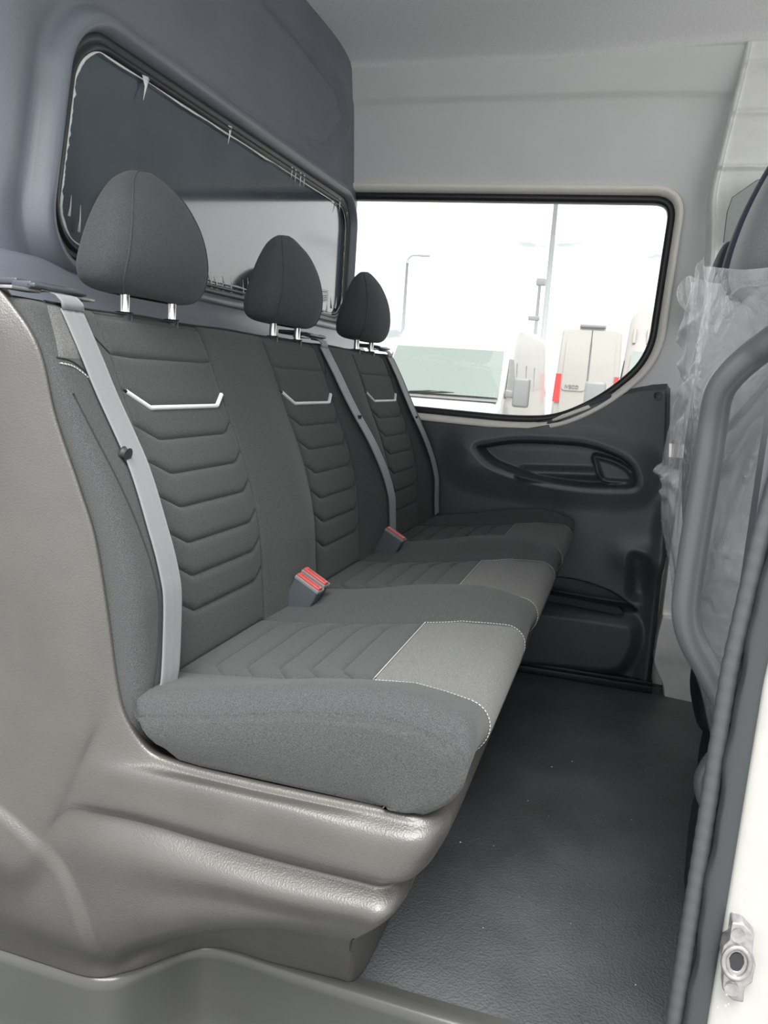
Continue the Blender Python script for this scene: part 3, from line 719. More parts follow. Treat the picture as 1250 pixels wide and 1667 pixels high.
# headrests
def headrest(c, lab):
    zsn = [1.027, 1.031, 1.042, 1.064, 1.09, 1.12, 1.15, 1.175, 1.195, 1.21, 1.220, 1.225]
    hw = [.090, .118, .136, .143, .141, .134, .122, .106, .088, .064, .038, .006]
    xb = [-.795, -.815, -.830, -.834, -.830, -.823, -.815, -.808, -.801, -.794, -.788, -.782]
    xf = [-.765, -.745, -.732, -.722, -.718, -.720, -.727, -.737, -.748, -.760, -.770, -.779]
    rings = []; N = 72
    A = catmull(np.stack([zsn, hw, xb, xf], 1), 46)
    for z, h, b, f_ in A:
        h = max(h, .003); ring = []
        for a in np.arange(N)*2*PI/N:
            ca, sa = math.cos(a), math.sin(a); ex = 2/3.5
            X = (f_+b)/2+(f_-b)/2*math.copysign(abs(ca)**ex, ca); Y = c+h*math.copysign(abs(sa)**ex, sa)
            X -= .016*(abs(Y-c)/max(h, .01))**2*((.5+.5*ca)*1.1-.1)
            ring.append((X, Y, z))
        rings.append(ring)
    V, Fc = grid(rings, False, True); V = [list(v) for v in V]
    Fc.append(tuple(range(N))[::-1]); Fc.append(tuple((len(rings)-1)*N+i for i in range(N)))
    hr = obj('headrest', V, Fc, M_head, bench); tag(hr, lab)
    for s in (-1, 1):
        k = int(N*.5/ (2*PI)*0) or 0
        ia = [i for i in range(N)]
        # the seam follows the front corner of the pad
        path = []
        for ri in range(2, len(rings)-3):
            q = np.array(rings[ri][(9 if s > 0 else N-9)]); path.append(q+np.array([.0004, s*.0006, 0]))
        tube('seam', path, .0013, M_head, hr, 6)
    for dy in (-.068, .068):
        cyl('headrest_post', (-.777, c+dy, .985), (-.777, c+dy, 1.04), .0075, M_chrome, hr, 16, .0015)
        cyl('post_sleeve', (-.777, c+dy, .985), (-.777, c+dy, 1.001), .012, M_black, hr, 16, .002)
    return hr
headrest(1.195, 'near headrest, closest to the open door'); headrest(1.745, 'middle headrest'); headrest(2.315, 'far headrest by the side window')

# belts
def webbing(name, pts, width, m, par, off=.006, n=80, twist=0, tip=0):
    pts = catmull(pts, n); R_ = []
    for i, (y, z) in enumerate(pts):
        t = i/(n-1); X = max(float(S(y-width/2, z)), float(S(y+width/2, z)), float(S(y, z)))+off
        row = []
        for u in np.linspace(-1, 1, 13):
            rib = .0005*math.cos(u*3*PI)
            row.append((X-.003*abs(u)**3*0+rib+twist*u*t, y+u*width/2, z+tip*u))
        R_.append(row)
    o = obj(name, *grid(R_), m, par); solid(o, .0016, 0); return o
belts = [
 ([(.965, 1.004), (.967, .99), (.966, .897), (.972, .803), (.966, .709), (.967, .62), (.960, .545), (.950, .49), (.94, .46)], 'grey seat belt over the near end of the backrest', (.950, .803)),
 ([(1.925, 1.004), (1.925, .99), (1.94, .90), (1.958, .82), (1.985, .74), (2.01, .66), (2.025, .55), (2.03, .50)], 'grey seat belt between middle and far places', (1.958, .822)),
 ([(2.50, 1.004), (2.50, .99), (2.505, .90), (2.51, .806), (2.525, .73), (2.54, .65), (2.548, .54), (2.55, .50)], 'grey seat belt at the far end beside the window wall', (2.51, .806))]
for i, (pts, lab, bt) in enumerate(belts):
    y, z = pts[0]
    t = thing('seat_belt', lab, 'seat belt', (float(S(y, .98)), y, 1.0), 'seat belts of the bench')
    webbing('webbing', pts[1:], .046 if i == 0 else .056, M_belt, t)
    X = float(S(bt[0], bt[1])); y, z = bt
    cyl('belt_stop', (X+.004, y, z), (X+.013, y, z-.002), .0075, M_rub, t, 20, .002)
    # guide: webbing folds over the top edge into a slotted plastic bezel
    y = pts[1][0]; x9_ = float(S(y, .985))
    R_ = []
    for dx, z in [(.006, .990), (.004, 1.0), (-.006, 1.0085), (-.03, 1.013), (-.06, 1.018)]: R_.append([(x9_+dx, y+u*.023, z+.0) for u in np.linspace(-1, 1, 7)])
    solid(obj('webbing', *grid(catmull_rows(R_) if False else R_), M_belt, t), .0016)
    b = MB(); b.box((x9_-.10, y-.05, 1.016), (x9_-.045, y+.05, 1.026)).box((x9_-.05, y-.055, 1.012), (x9_-.018, y-.03, 1.022)).box((x9_-.05, y+.03, 1.012), (x9_-.018, y+.055, 1.022)).box((x9_-.026, y-.055, 1.013), (x9_-.012, y+.055, 1.020))
    bevel(b.build('belt_guide', M_trim, t), .003)
    q = MB().box((x9_-.045, y-.085, 1.008), (x9_-.022, y-.03, 1.0125)); bevel(q.build('guide_plate', M_steel, t), .001)
    q = MB().box((x9_-.045, y+.03, 1.008), (x9_-.022, y+.085, 1.0125)); bevel(q.build('guide_plate', M_steel, t), .001)

# buckles
def buckle(c, ax, lab, name='seat_belt_buckle', tilt=.55, yaw=0.0):
    t = thing(name, lab, 'buckle', tuple(c), 'seat belt buckles of the bench')
    def R3(p):
        x, y, z = p; ct, st = math.cos(tilt), math.sin(tilt)       # lean: long axis x, top faces up and forward
        x, z = x*ct+z*st, -x*st+z*ct
        cy_, sy_ = math.cos(yaw), math.sin(yaw); x, y = x*cy_-y*sy_, x*sy_+y*cy_
        return (c[0]+x, c[1]+y, c[2]+z)
    def bx(lo, hi, nm, m, bv, par):
        b = MB().box(lo, hi); b.V = [R3(v) for v in b.V]; return bevel(b.build(nm, m, par), bv)
    bx((-.028, -.012, -.10), (.028, .012, -.002), 'body', M_trim, .004, t)
    bx((-.0285, -.0125, -.008), (.0285, .0125, .0), 'rim', M_belt, .002, t)  # paler than the body: the whitish edge highlight is put into its colour
    r = bx((-.027, -.011, -.006), (.027, .004, .004), 'red_button', M_red, .002, t)
    bx((-.021, -.006, .003), (.021, -.001, .0046), 'press_mark', M_redd, .001, r)
    bx((-.020, .0055, -.004), (.020, .0095, .0012), 'tongue_slot', M_black, .0008, t)
    return t
b1 = atY(505, 947, 1.395); b2 = atY(515, 938, 1.425); b3 = atY(645, 868, 1.945)
buckle(b1, 0, 'red seat belt buckle beside the near place, front one of the pair', tilt=.45, yaw=-.12)
buckle(b2, 0, 'red seat belt buckle beside the middle place, rear one of the pair', tilt=.45, yaw=-.12)
buckle(b3, 0, 'single red seat belt buckle beside the far place', tilt=.45, yaw=-.12)

# ================================================================== BULKHEAD WINDOW FILM
fx = BX+.0045
pf = thing('protective_film', 'torn clear protective film clinging round the bulkhead window edge', 'plastic film', (fx, 1.9, 1.28))
lp = shear([(fx, y, z) for y, z in rr_loop(wy0+.027, wy1-.027, wz0+.027, wz1-.027, .07, 60, 14)])
inn = np.array(lp); cen = np.mean(inn, axis=0); n = len(inn)
wd = np.interp(np.arange(n), np.arange(0, n, 3), rng.uniform(.001, .0065, len(np.arange(0, n, 3))))
inn2 = []
for i, p in enumerate(inn):
    d = cen-p; d[1] *= .3; d /= np.linalg.norm(d)+1e-9
    inn2.append(p+d*wd[i]+np.array([.0015*rng.random(), 0, 0]))
V, Fc = grid([inn, inn2], False, True); solid(obj('torn_edge', V, Fc, M_filmedge, pf), .0006)
def shred(px, py, qx, qy, wpx):
    a = atX(px, py, fx); b = atX(qx, qy, fx+.004); w_ = atX(px+wpx, py+wpx*.35, fx)-a
    m_ = lerp(a, b, .45)+w_*.12
    P_ = [[a-w_*.5, a+w_*.1+np.array([.003, 0, 0]), a+w_*.5], [m_-w_*.13, m_+np.array([.002, 0, 0]), m_+w_*.13], [b, b+np.array([.0004, 0, 0]), b+w_*.03]]
    solid(obj('shred', *grid(P_), M_filmedge, pf), .0005)
for s in [(238, 122, 233, 163, 14), (375, 202, 371, 234, 9), (475, 268, 474, 290, 3), (481, 272, 480, 296, 3), (489, 276, 488, 304, 3), (495, 280, 494, 304, 3), (553, 322, 552, 345, 4), (566, 334, 564, 352, 3), (571, 336, 570, 356, 3),
          (112, 352, 116, 318, 4), (128, 378, 131, 334, 4), (152, 392, 153, 355, 4), (335, 466, 332, 438, 3), (344, 470, 341, 436, 3), (353, 472, 351, 442, 3), (363, 474, 361, 450, 3), (376, 478, 375, 450, 3), (396, 484, 395, 455, 3), (404, 486, 403, 452, 3),
          (521, 508, 523, 492, 3), (531, 508, 532, 488, 3), (545, 502, 548, 484, 3), (555, 496, 557, 482, 3)]:
    shred(*s)
# paper label at the lower far corner of that window
c_ = [atX(x, y, fx+.001) for x, y in [(521, 494), (534, 490), (535, 472), (522, 470)]]
lb = obj('window_label', c_+[p-np.array([.0006, 0, 0]) for p in c_], [(0, 1, 2, 3), (7, 6, 5, 4), (0, 4, 5, 1), (1, 5, 6, 2), (2, 6, 7, 3), (3, 7, 4, 0)], M_label, None, False)
lb['label'] = 'small white paper label at the lower far corner of the bulkhead window'; lb['category'] = 'label'
mb = MB()
for k in range(5):
    a, b, c3, d3 = c_; t0 = .15+.16*k
    if k == 3: continue
    l0, r0 = lerp(a, d3, t0), lerp(b, c3, t0); l1, r1 = lerp(a, d3, t0+.05), lerp(b, c3, t0+.05)
    e = np.array([.0006, 0, 0]); mb.add([lerp(l0, r0, .15)+e, lerp(l0, r0, .8)+e, lerp(l1, r1, .8)+e, lerp(l1, r1, .15)+e], [(0, 1, 2, 3)])
mb.build('printed_lines', M_ink, lb)

# ================================================================== FRONT SEATS, GRAB RAIL, WRAP
def rbox(name, rings, m, par=None, n=40, ex=.45):
    """rings: (cx, cy, z, half_x, half_y) stacked, superelliptic"""
    A = catmull(rings, 40); P = []
    for cx, cy, z, hx, hy in A:
        P.append([(cx+hx*math.copysign(abs(math.cos(a))**ex, math.cos(a)), cy+hy*math.copysign(abs(math.sin(a))**ex, math.sin(a)), z) for a in np.arange(n)*2*PI/n])
    V, Fc = grid(P, False, True); V = [list(v) for v in V]; Fc.append(tuple(range(n))[::-1]); Fc.append(tuple((len(P)-1)*n+i for i in range(n)))
    return obj(name, V, Fc, m, par)
ps = thing('front_passenger_seat', 'double front passenger seat back under clear plastic wrap, behind the grab rail', 'car seat', (.4, 1.65, 0))
rbox('backrest', [(.32, 1.65, .30, .05, .38), (.29, 1.65, .36, .065, .41), (.235, 1.65, .55, .075, .43), (.20, 1.65, .75, .075, .43), (.195, 1.65, .95, .07, .42), (.20, 1.65, 1.06, .06, .39), (.205, 1.65, 1.10, .045, .36), (.21, 1.65, 1.11, .02, .30)], M_fseatback, ps, 60, .3)
rbox('seat_cushion', [(.55, 1.65, .28, .22, .38), (.55, 1.65, .32, .27, .42), (.55, 1.65, .42, .27, .42), (.55, 1.65, .46, .22, .38)], M_gseat, ps, 60, .3)
rbox('seat_box', [(.50, 1.62, .002, .22, .40), (.50, 1.62, .1, .22, .40), (.50, 1.62, .25, .24, .40), (.50, 1.62, .29, .22, .38)], M_black, ps, 60, .25)
hp = rbox('headrest', [(.185, 1.46, 1.10, .05, .11), (.185, 1.46, 1.14, .06, .135), (.20, 1.47, 1.22, .06, .135), (.225, 1.48, 1.30, .055, .12), (.24, 1.49, 1.345, .04, .09), (.25, 1.49, 1.355, .01, .04)], M_gseat, ps, 60, .45)
rbox('side_insert', [(.181, 1.50, 1.105, .0525, .032), (.179, 1.50, 1.14, .0625, .034), (.194, 1.50, 1.22, .0625, .034), (.219, 1.505, 1.30, .0575, .032), (.232, 1.51, 1.350, .043, .026)], M_navy, hp, 48, .5)
for dy in (-.05, .05): cyl('headrest_post', (.2, 1.46+dy, 1.07), (.2, 1.46+dy, 1.13), .007, M_chrome, hp)
# seat mechanism low down
sm = thing('seat_frame_cover', 'black plastic seat pedestal with recliner cover beside the floor', 'seat pedestal', (.27, 2.0, 0))
rbox('cover', [(.285, 1.98, .17, .04, .09), (.275, 1.98, .20, .055, .12), (.27, 1.98, .26, .06, .13), (.28, 1.98, .34, .06, .13), (.29, 1.98, .40, .05, .12), (.30, 1.98, .42, .03, .1)], M_black, sm, 48, .4)
rbox('pedestal', [(.34, 2.0, .0, .08, .14), (.34, 2.0, .08, .08, .14), (.34, 2.0, .18, .07, .12)], M_black, sm, 40, .3)
bevel(MB().box((.218, 1.90, .235), (.232, 2.02, .262)).build('release_lever', M_trim, sm), .005)
# grey hose-like handle loop lower down
hl = thing('seat_base_lever', 'curved grey lever loop low on the seat base behind the door seal', 'lever', (.22, 1.45, .2))
pth = catmull([atY(x, y, 1.35) for x, y in [(1168, 1225), (1155, 1240), (1143, 1262), (1142, 1285), (1150, 1310), (1165, 1330)]], 40)
tube('loop', pth, .012, M_rail, hl, 16)
rbox('mounting', [(.27, 1.35, .22, .03, .04), (.27, 1.35, .30, .04, .05), (.27, 1.35, .36, .03, .04)], M_black, hl)
# lower dark side cover along the floor
sc_ = thing('seat_box_cover', 'dark plastic skirt of the front seat base along the rubber floor', 'seat skirt', (.3, 1.4, 0))
rbox('skirt', [(.25, 1.38, .0, .05, .26), (.245, 1.38, .10, .05, .26), (.25, 1.38, .20, .05, .25), (.26, 1.38, .26, .04, .22)], M_black, sc_, 48, .35)
# driver seat on the far side
dsn = thing('driver_seat', 'far driver seat with dark navy headrest beside the white pillar', 'car seat', (.45, 2.3, 0))
rbox('backrest', [(.36, 2.34, .32, .05, .14), (.33, 2.34, .5, .06, .16), (.27, 2.34, .8, .06, .17), (.26, 2.34, 1.05, .055, .16), (.265, 2.34, 1.14, .04, .13), (.27, 2.34, 1.17, .02, .1)], M_gseat, dsn, 48, .35)
rbox('seat_cushion', [(.6, 2.34, .3, .2, .15), (.6, 2.34, .36, .24, .17), (.6, 2.34, .46, .24, .17), (.6, 2.34, .5, .2, .15)], M_gseat, dsn, 48, .35)
rbox('seat_box', [(.62, 2.34, .0, .2, .15), (.62, 2.34, .15, .2, .15), (.62, 2.34, .31, .2, .15)], M_black, dsn, 48, .3)
rbox('headrest', [(.200, 2.34, 1.13, .045, .10), (.202, 2.34, 1.17, .055, .115), (.208, 2.34, 1.25, .052, .115), (.215, 2.34, 1.31, .045, .105), (.218, 2.34, 1.325, .03, .08)], M_navy, dsn, 60, .4)

gb = thing('grab_rail', 'bent dark grey tubular steel rail in front of the wrapped seat', 'grab rail', tuple(atY(1190, 1170, 1.12)))
ctrl = [atY(x, y, Y-.08) for x, y, Y in [(1420, 430, 1.1), (1330, 497, 1.12), (1260, 553, 1.15), (1225, 578, 1.17), (1190, 610, 1.18), (1170, 640, 1.19), (1160, 690, 1.2), (1150, 760, 1.2), (1134, 860, 1.2), (1119, 960, 1.2), (1117, 1005, 1.2), (1128, 1045, 1.2), (1150, 1085, 1.2), (1180, 1140, 1.2), (1215, 1205, 1.2), (1260, 1285, 1.2)]]
tube('tube', catmull(ctrl, 160), .0182, M_rail, gb, 28)
bevel(MB().box((.215, 1.09, .33), (.30, 1.15, .40)).build('foot_bracket', M_black, gb), .006)

# crumpled film: sheet hung over the seat back
ZR = [1.16, 1.135, 1.10, 1.05, .98, .88, .78, .68, .58, .48, .38, .30]
XR = np.interp(ZR, [.30, .36, .53, .62, .7, .85, 1.0, 1.1, 1.16], [.225, .205, .145, .122, .110, .103, .106, .106, .100])
TZ = [.01, .015, .03, .0, -.005, .012, -.02, -.035, -.05, -.06, -.05, -.02, .0]
rF = []
for z, x in zip(ZR, XR):
    b = .012*math.sin(z*19); top = float(sstep(1.0, 1.16, z)); row = []
    for k, (dx_, Y_) in enumerate([(.05, 2.10-b), (.002+b*.3, 2.05+b*.4), (-.004, 1.93), (-.010-b*.4, 1.80), (-.006, 1.66), (-.004+b*.5, 1.55), (-.008, 1.44), (-.004, 1.34), (.002, 1.25), (.03, 1.195), (.09, 1.18), (.17, 1.178), (.26, 1.182)]):
        row.append((x+dx_, Y_, z+TZ[k]*top))
    rF.append(row)
PF = net(rF, 330, 260)
# creases: a sum of folded ridges
Yc, Zc = PF[..., 1], PF[..., 2]; dx = np.zeros(Yc.shape)
for i in range(46):
    a = rng.uniform(0, PI); fr_ = rng.uniform(6, 26); ph = rng.uniform(0, 6.28)
    cy0, cz0 = rng.uniform(1.2, 2.1), rng.uniform(.35, 1.2); sp_ = rng.uniform(.05, .22)
    amp = .006*(.35+1.0*float(sstep(.75, 1.05, cz0)))
    arg = fr_*(math.cos(a)*(Yc-cy0)+math.sin(a)*(Zc-cz0)*1.0)+ph
    dx += amp*(1-np.abs((arg/PI) % 2-1)*2)*np.exp(-((Yc-cy0)**2+(Zc-cz0)**2)/sp_**2)
for a_, b_, hgt_, wd_ in [((1250, 640), (1172, 772), .020, .010), ((1240, 700), (1150, 978), .022, .010), ((1112, 470), (1190, 560), .02, .012), ((1216, 440), (1150, 600), .022, .012), ((1150, 560), (1105, 700), .018, .009),
                        ((1180, 600), (1130, 800), .02, .010), ((1250, 520), (1180, 560), .02, .010), ((1090, 790), (1130, 770), .02, .008), ((1110, 640), (1160, 720), .016, .009), ((1230, 480), (1200, 620), .018, .010), ((1200, 640), (1250, 600), .016, .008), ((1085, 830), (1110, 760), .014, .008)]:
    A_, B_ = atY(*a_, 1.6), atY(*b_, 1.8)
    dd = seg_dist(Yc, Zc, [(A_[1], A_[2]), (B_[1], B_[2])]); dx -= .6*hgt_*np.clip(1-dd/(wd_*2.2), 0, 1)
Xc = PF[..., 0]; wN = sstep(1.27, 1.19, Yc); dy = np.zeros(Yc.shape)
for i in range(60):
    a = rng.uniform(0, PI); fr_ = rng.uniform(8, 40); cx0, cz0 = rng.uniform(.1, .4), rng.uniform(.35, 1.15); sp_ = rng.uniform(.03, .14)
    dy += .0035*(1-np.abs(((fr_*(math.cos(a)*(Xc-cx0)+math.sin(a)*(Zc-cz0))+rng.uniform(0, 6))/PI) % 2-1)*2)*np.exp(-((Xc-cx0)**2+(Zc-cz0)**2)/sp_**2)
for a_, b_, hg, wd_ in [((1290, 600), (1165, 778), .016, .012), ((1262, 640), (1150, 978), .016, .010), ((1300, 560), (1180, 700), .014, .008), ((1250, 900), (1190, 1100), .008, .012)]:
    A_, B_ = atY(*a_, 1.18), atY(*b_, 1.18); dy -= hg*np.clip(1-seg_dist(Xc, Zc, [(A_[0], A_[2]), (B_[0], B_[2])])/wd_, 0, 1)
PF[..., 1] += wN*(dy-.008)
PF[..., 0] += dx*sstep(2.06, 1.85, Yc)*(1-wN)-.004
ft = tag(obj('seat_wrap', *grid(PF), M_film, loc=(.2, 1.65, .7)), 'crumpled clear plastic sheet wrapped over the front seat back', 'plastic wrap')

# gathered top of the sheet, folded over into a loose flap
g_ = [[(1108, 478, 2.0), (1124, 450, 1.9), (1152, 456, 1.8), (1182, 462, 1.7), (1198, 450, 1.62), (1216, 430, 1.55), (1238, 440, 1.48), (1262, 444, 1.42)],
      [(1112, 492, 2.0), (1130, 480, 1.9), (1155, 484, 1.8), (1184, 484, 1.7), (1200, 470, 1.62), (1220, 462, 1.55), (1240, 464, 1.48), (1264, 468, 1.42)],
      [(1126, 508, 1.98), (1144, 508, 1.88), (1162, 512, 1.78), (1186, 512, 1.68), (1204, 498, 1.6), (1222, 492, 1.54), (1242, 492, 1.47), (1266, 496, 1.41)],
      [(1140, 522, 1.96), (1152, 532, 1.86), (1170, 542, 1.76), (1190, 544, 1.66), (1208, 536, 1.58), (1226, 528, 1.52), (1246, 526, 1.46), (1268, 530, 1.4)]]
GP = net([[atY(x, y, Y) for x, y, Y in row] for row in g_], 70, 160)
q1, q2 = GP[..., 1].copy(), GP[..., 2].copy()
for i in range(26):
    a = rng.uniform(-.9, .9); f_ = rng.uniform(20, 70); GP[..., 0] += .0032*(1-np.abs(((f_*(math.cos(a)*q1+math.sin(a)*q2)+rng.uniform(0, 6))/PI) % 2-1)*2)*np.exp(-((q1-rng.uniform(1.4, 2))**2+(q2-rng.uniform(1.05, 1.2))**2)/rng.uniform(.05, .2)**2)
GP[..., 0] -= .01
obj('gathered_flap', *grid(GP), mat_film('gathered_film', (.80, .82, .84), .10, .5, 40, .6), ft)
mb = MB()
for k in range(22):
    x, y = rng.uniform(-.25, .2), rng.uniform(1.15, 2.4); e = rng.uniform(.0008, .002)
    mb.add([(x-e, y-e, .0012), (x+e, y-e*.6, .0012), (x, y+e, .0012), (x, y, .0012+e)], [(0, 2, 1), (0, 1, 3), (1, 2, 3), (2, 0, 3)])
tag(mb.build('floor_crumbs', M_pipe, None), 'tiny white crumbs scattered over the dark rubber floor', 'debris', kind='stuff')
# ================================================================== OUTSIDE
GZ = -.72
struct(MB().box((-60, -30, GZ-.1), (80, 140, GZ)).build('ground', M_asph))
def van(name, label, w_, hgt, L, m, org, face, front_h=1.0, extras=()):
    """org: ground point at the centre of the face nearest the viewer; face 'front'/'rear' looks to -Y, 'left' nose looks to -X"""
    t = thing(name, label, 'van', (org[0], org[1], GZ))
    def T(p):
        x, y, z = p
        if face == 'rear': y = L-y
        if face == 'left': x, y = y, -x
        return (org[0]+x, org[1]+y, GZ+z)
    # stations: (y from nose, half width, z bottom, z top)
    roof = hgt; ws_top = 2.12 if roof > 2.4 else 2.0; ws_bot = 1.42
    st = [(0, w_*.36, .45, .9), (.06, w_*.44, .34, 1.08), (.25, w_*.48, .3, 1.22), (.75, w_*.49, .28, ws_bot-.06), (.85, w_*.49, .28, ws_bot), (1.42, w_*.49, .28, ws_top), (1.55, w_*.49, .28, ws_top+.16), (1.75, w_*.495, .28, roof-.25), (2.1, w_*.5, .28, roof-.04), (2.6, w_*.5, .28, roof), (L-.6, w_*.5, .28, roof), (L-.12, w_*.5, .28, roof-.03), (L-.03, w_*.48, .32, roof-.10), (L, w_*.46, .36, roof-.16)]
    rings = []
    for y, hw, z0, z1 in st:
        loop = []
        tap = .12*(max(z1-1.3, 0)/1.5)
        for a_, b_ in [(x_, z_) for x_, z_ in rr_loop(-hw, hw, z0, z1, .16 if y < L-.1 else .12, 6, 5)]:
            zt_ = max(0, b_-1.2); loop.append(T((a_*(1-.055*zt_), y, b_)))
        rings.append(loop)
    V, Fc = grid(rings, False, True); N = len(rings[0]); V = [list(v) for v in V]; Fc.append(tuple(range(N))); Fc.append(tuple((len(rings)-1)*N+i for i in range(N)))
    bo = obj('body', V, Fc, m, t); bo.data.polygons.foreach_set('use_smooth', [len(p.vertices) == 4 for p in bo.data.polygons])
    # windscreen patch
    R_ = []
    for v in np.linspace(0, 1, 8):
        y = lerp(.86, 1.43, v)-.06; z = lerp(ws_bot, ws_top, v)+.03; hw = w_*lerp(.455, .425, v)
        R_.append([T((hw*u, y+.015*u*u, z)) for u in np.linspace(-1, 1, 12)])
    wsg = obj('windscreen', *grid(R_), M_vglass, t)
    obj('scuttle', *grid([[T((w_*.45*u, yy_, zz_)) for u in np.linspace(-1, 1, 8)] for yy_, zz_ in [(.74, ws_bot-.035), (.86, ws_bot+.015)]]), M_vtrim, t)
    for s in (-1, 1):
        a = T((s*.1-.35, .80, ws_bot+.03)); b = T((s*.1+.25, .85, ws_bot+.05)); tube('wiper', [a, lerp(np.array(a), np.array(b), .5)+np.array([0, -.02, .02]), b], .012, M_black, t, 6)
        q = [T((s*w_*.487, .98, 1.46)), T((s*w_*.487, 1.12, 1.44)), T((s*w_*.482, 2.0, 1.44)), T((s*w_*.46, 2.0, 2.04)), T((s*w_*.462, 1.45, 2.04))]
        q = [tuple(np.array(p)+np.array(T((s*.02, 0, 0)))-np.array(T((0, 0, 0)))) for p in q]
        solid(obj('side_window', q, [(0, 1, 2, 3, 4)], M_vglass, t, False), .01)
        arm = bevel(MB().add([T(p) for p in [(s*w_*.49, .95, 1.46), (s*w_*.49, 1.05, 1.46), (s*(w_*.49+.14), .95, 1.46), (s*(w_*.49+.14), 1.05, 1.46), (s*w_*.49, .95, 1.58), (s*w_*.49, 1.05, 1.58), (s*(w_*.49+.14), .95, 1.56), (s*(w_*.49+.14), 1.05, 1.56)]], [(0, 1, 3, 2), (4, 6, 7, 5), (0, 2, 6, 4), (1, 5, 7, 3), (0, 4, 5, 1), (2, 3, 7, 6)]).build('mirror_arm', M_vtrim, t), .02)
        x0, x1 = s*(w_*.49+.12), s*(w_*.49+.36)
        bb = [(x0, .90, 1.33), (x1, .90, 1.33), (x1, 1.03, 1.33), (x0, 1.03, 1.33), (x0, .90, 1.76), (x1, .90, 1.76), (x1, 1.03, 1.76), (x0, 1.03, 1.76)]
        bevel(MB().add([T(p) for p in bb], [(0,3,2,1),(4,5,6,7),(0,1,5,4),(1,2,6,5),(2,3,7,6),(3,0,4,7)]).build('mirror', M_vtrim, t), .04, 3)
        for y in (.95, L-1.2):
            cyl('wheel', T((s*(w_*.5-.24), y, .36)), T((s*(w_*.5+.01), y, .36)), .36, M_tyre, t, 28, .03)
        # side panel lines and rub strip
        for y in (2.1, 3.3, 4.5):
            if y < L-.4: bevel(MB().add([T(p) for p in [(s*w_*.499, y, .5), (s*w_*.499, y+.03, .5), (s*(w_*.499+.012), y, .5), (s*(w_*.499+.012), y+.03, .5), (s*w_*.47, y, 2.0), (s*w_*.47, y+.03, 2.0), (s*(w_*.47+.03), y, 2.0), (s*(w_*.47+.03), y+.03, 2.0)]], [(0, 1, 3, 2), (4, 6, 7, 5), (0, 2, 6, 4), (1, 5, 7, 3), (0, 4, 5, 1), (2, 3, 7, 6)]).build('panel_line', M_vtrim, t), .004)
        tube('rub_strip', [T((s*(w_*.5+.004), y, .98)) for y in (1.0, L*.5, L-.3)], .03, M_vtrim, t, 6)
        # headlamp and tail lamp
        rbox_h = [T(p) for p in [(s*w_*.30, .02, .86), (s*w_*.46, .10, .86), (s*w_*.46, .14, 1.10), (s*w_*.34, .06, 1.02)]]
        solid(obj('headlamp', rbox_h, [(0, 1, 2, 3)], M_vglass, t, False), .03)
        q = [(s*w_*.385, L+.02, 1.35), (s*w_*.485, L-.01, 1.35), (s*w_*.465, L-.01, 1.98), (s*w_*.39, L+.02, 1.98)]
        solid(obj('tail_lamp', [T(p) for p in q], [(0, 1, 2, 3)], M_lamp, t, False), .06)
    # rear doors: raised panels, handle, high brake light
    for s in (-1, 1):
        for z0, z1 in ((.75, 1.45), (1.62, roof-.35)):
            lo, hi = sorted([s*.03, s*w_*.38]); lp_ = [T((x_*(1-.04*max(0, z_-1.2)), L+.012, z_)) for x_, z_ in rr_loop(lo, hi, z0, z1, .08, 3, 4)]
            solid(obj('door_panel', lp_, [tuple(range(len(lp_)))], m, t, False), .02)
    cylp = [T((0, L+.004, .5)), T((0, L+.004, 1.5)), T((0, L-.0, roof-.15))]; tube('door_gap', cylp, .012, M_vtrim, t, 6)
    bevel(MB().add([T(p) for p in [(-.28, L-.1, roof-.10), (.28, L-.1, roof-.10), (.28, L+.03, roof-.10), (-.28, L+.03, roof-.10), (-.28, L-.1, roof-.02), (.28, L-.1, roof-.02), (.28, L+.03, roof-.03), (-.28, L+.03, roof-.03)]], [(0,3,2,1),(4,5,6,7),(0,1,5,4),(1,2,6,5),(2,3,7,6),(3,0,4,7)]).build('brake_light_bar', M_vtrim, t), .02)
    bevel(MB().add([T(p) for p in [(-w_*.45, L-.05, .42), (w_*.45, L-.05, .42), (w_*.45, L+.09, .42), (-w_*.45, L+.09, .42), (-w_*.45, L-.05, .62), (w_*.45, L-.05, .62), (w_*.45, L+.09, .62), (-w_*.45, L+.09, .62)]], [(0,3,2,1),(4,5,6,7),(0,1,5,4),(1,2,6,5),(2,3,7,6),(3,0,4,7)]).build('bumper', M_vtrim, t), .03)
    return t, T
# windscreen van facing the window
pA = atY(716, 600, 12.0)
vA, TA = van('parked_van', 'white van facing the side window, its windscreen and one mirror showing', 2.0, atY(822, 520, 13.2)[2]-GZ, 7.0, M_van, (pA[0], 11.2), 'front')
# rear-door van
pC = atY(958, 600, 19.0)
wC = atY(1012, 600, 19)[0]-atY(908, 600, 19)[0]
vC, TC = van('parked_van', 'off-white van showing its closed rear doors and red tail lamp', wC*1.08, atY(960, 526, 19)[2]-GZ, 6.0, M_van2, (pC[0], 19.0), 'rear')
# nose-left van by the pillar
pD = atY(1000, 600, 10.0)
vD, TD = van('parked_van', 'dusty beige high-roof van half hidden by the slanted window edge', 2.0, atY(1040, 497, 10.8)[2]-GZ, 6.5, M_vanD, (pD[0]+1.03, 9.0), 'front')
for k in range(5):                         # pressed ribs on the roof fairing of the dusty van
    x = -.85+.16*k; tube('fairing_rib', [TD((x, 1.53, 2.25)), TD((x, 1.62, 2.4)), TD((x, 1.72, atY(1040, 497, 10.8)[2]-GZ-.3))], .02, M_vanD, vD, 6)
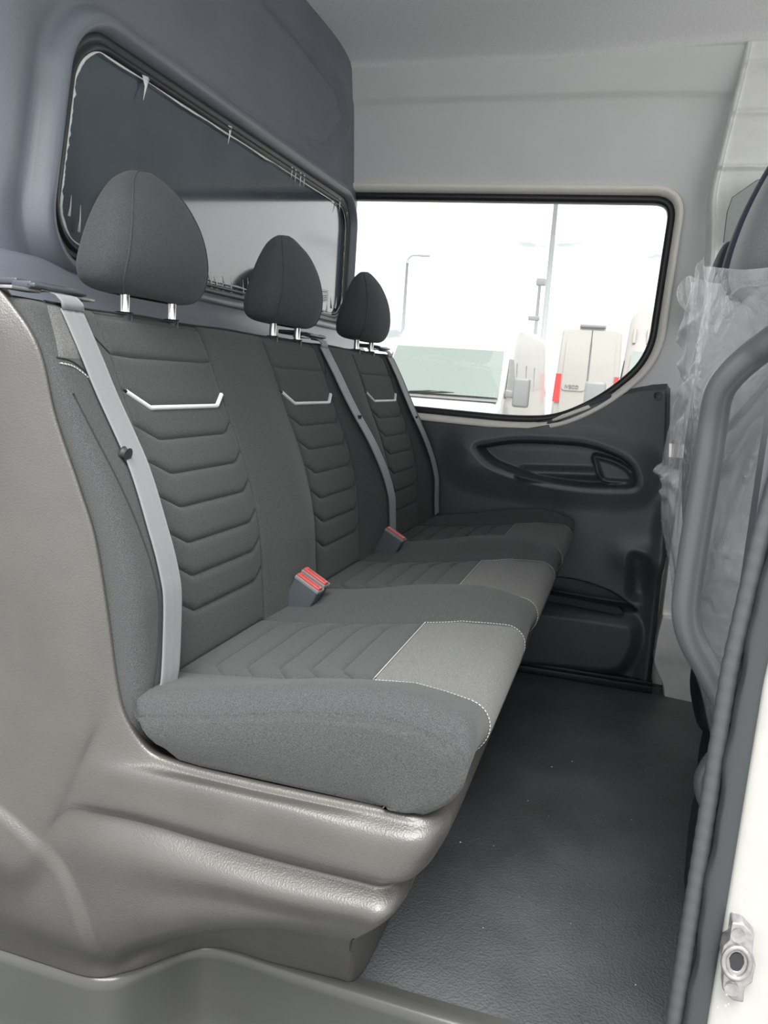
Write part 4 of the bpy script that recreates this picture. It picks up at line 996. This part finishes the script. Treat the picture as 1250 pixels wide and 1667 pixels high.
# lettering on the rear door
fc = bpy.data.curves.new('lettering', 'FONT'); fc.body = 'IVECO'; fc.size = .11; fc.extrude = .01; fc.align_x = 'CENTER'
fo = bpy.data.objects.new('tmp_text', fc); COL.objects.link(fo)
bpy.context.view_layer.update(); dg = bpy.context.evaluated_depsgraph_get(); me = bpy.data.meshes.new_from_object(fo.evaluated_get(dg)); bpy.data.objects.remove(fo)
me.materials.clear(); me.materials.append(M_vtrim)
let = bpy.data.objects.new('lettering', me); COL.objects.link(let); let.parent = vC
pl = atY(930, 632, 18.96); let.location = (pl[0]-pC[0], -.03, pl[2]-GZ); let.rotation_euler = (PI/2, 0, 0)
# lamp posts
def lamp(name, label, base_px, top_px, Y, r, head=None):
    b = atY(*base_px, Y); tp = atY(*top_px, Y); t = thing(name, label, 'lamp post', (b[0], Y, GZ))
    tube('pole', [(b[0], Y, GZ), ((b[0]+tp[0])/2, Y, (GZ+tp[2])/2), (tp[0], Y, tp[2])], [r*1.25, r*1.1, r*.85], M_post, t, 12)
    return t, tp
t, tp = lamp('lamp_post', 'thin lamp post with a short curved arm above the white van roof', (658, 515), (663, 428), 45, .09)
tube('arm', catmull([tp, tp+np.array([.05, 0, .25]), tp+np.array([.3, 0, .42]), tp+np.array([.75, 0, .42])], 16), .06, M_post, t, 8)
bevel(MB().box(tuple(tp+np.array([.65, -.15, .36])), tuple(tp+np.array([1.25, .15, .48]))).build('lamp_head', M_post, t), .03)
t, tp = lamp('lamp_post', 'thick tall light mast cut by the top edge of the side window', (885, 545), (909, 290), 26, .075)
t, tp = lamp('lamp_post', 'short dark post with a floodlight beside the tall mast', (873, 530), (879, 460), 34, .07)
bevel(MB().box(tuple(tp+np.array([-.14, -.15, -.12])), tuple(tp+np.array([.22, .15, .16]))).build('floodlight', M_vtrim, t), .03)
q = atY(874, 518, 34); bevel(MB().box(tuple(q+np.array([-.35, -.1, -.1])), tuple(q+np.array([.1, .1, .08]))).build('camera_box', M_vtrim, t), .03)
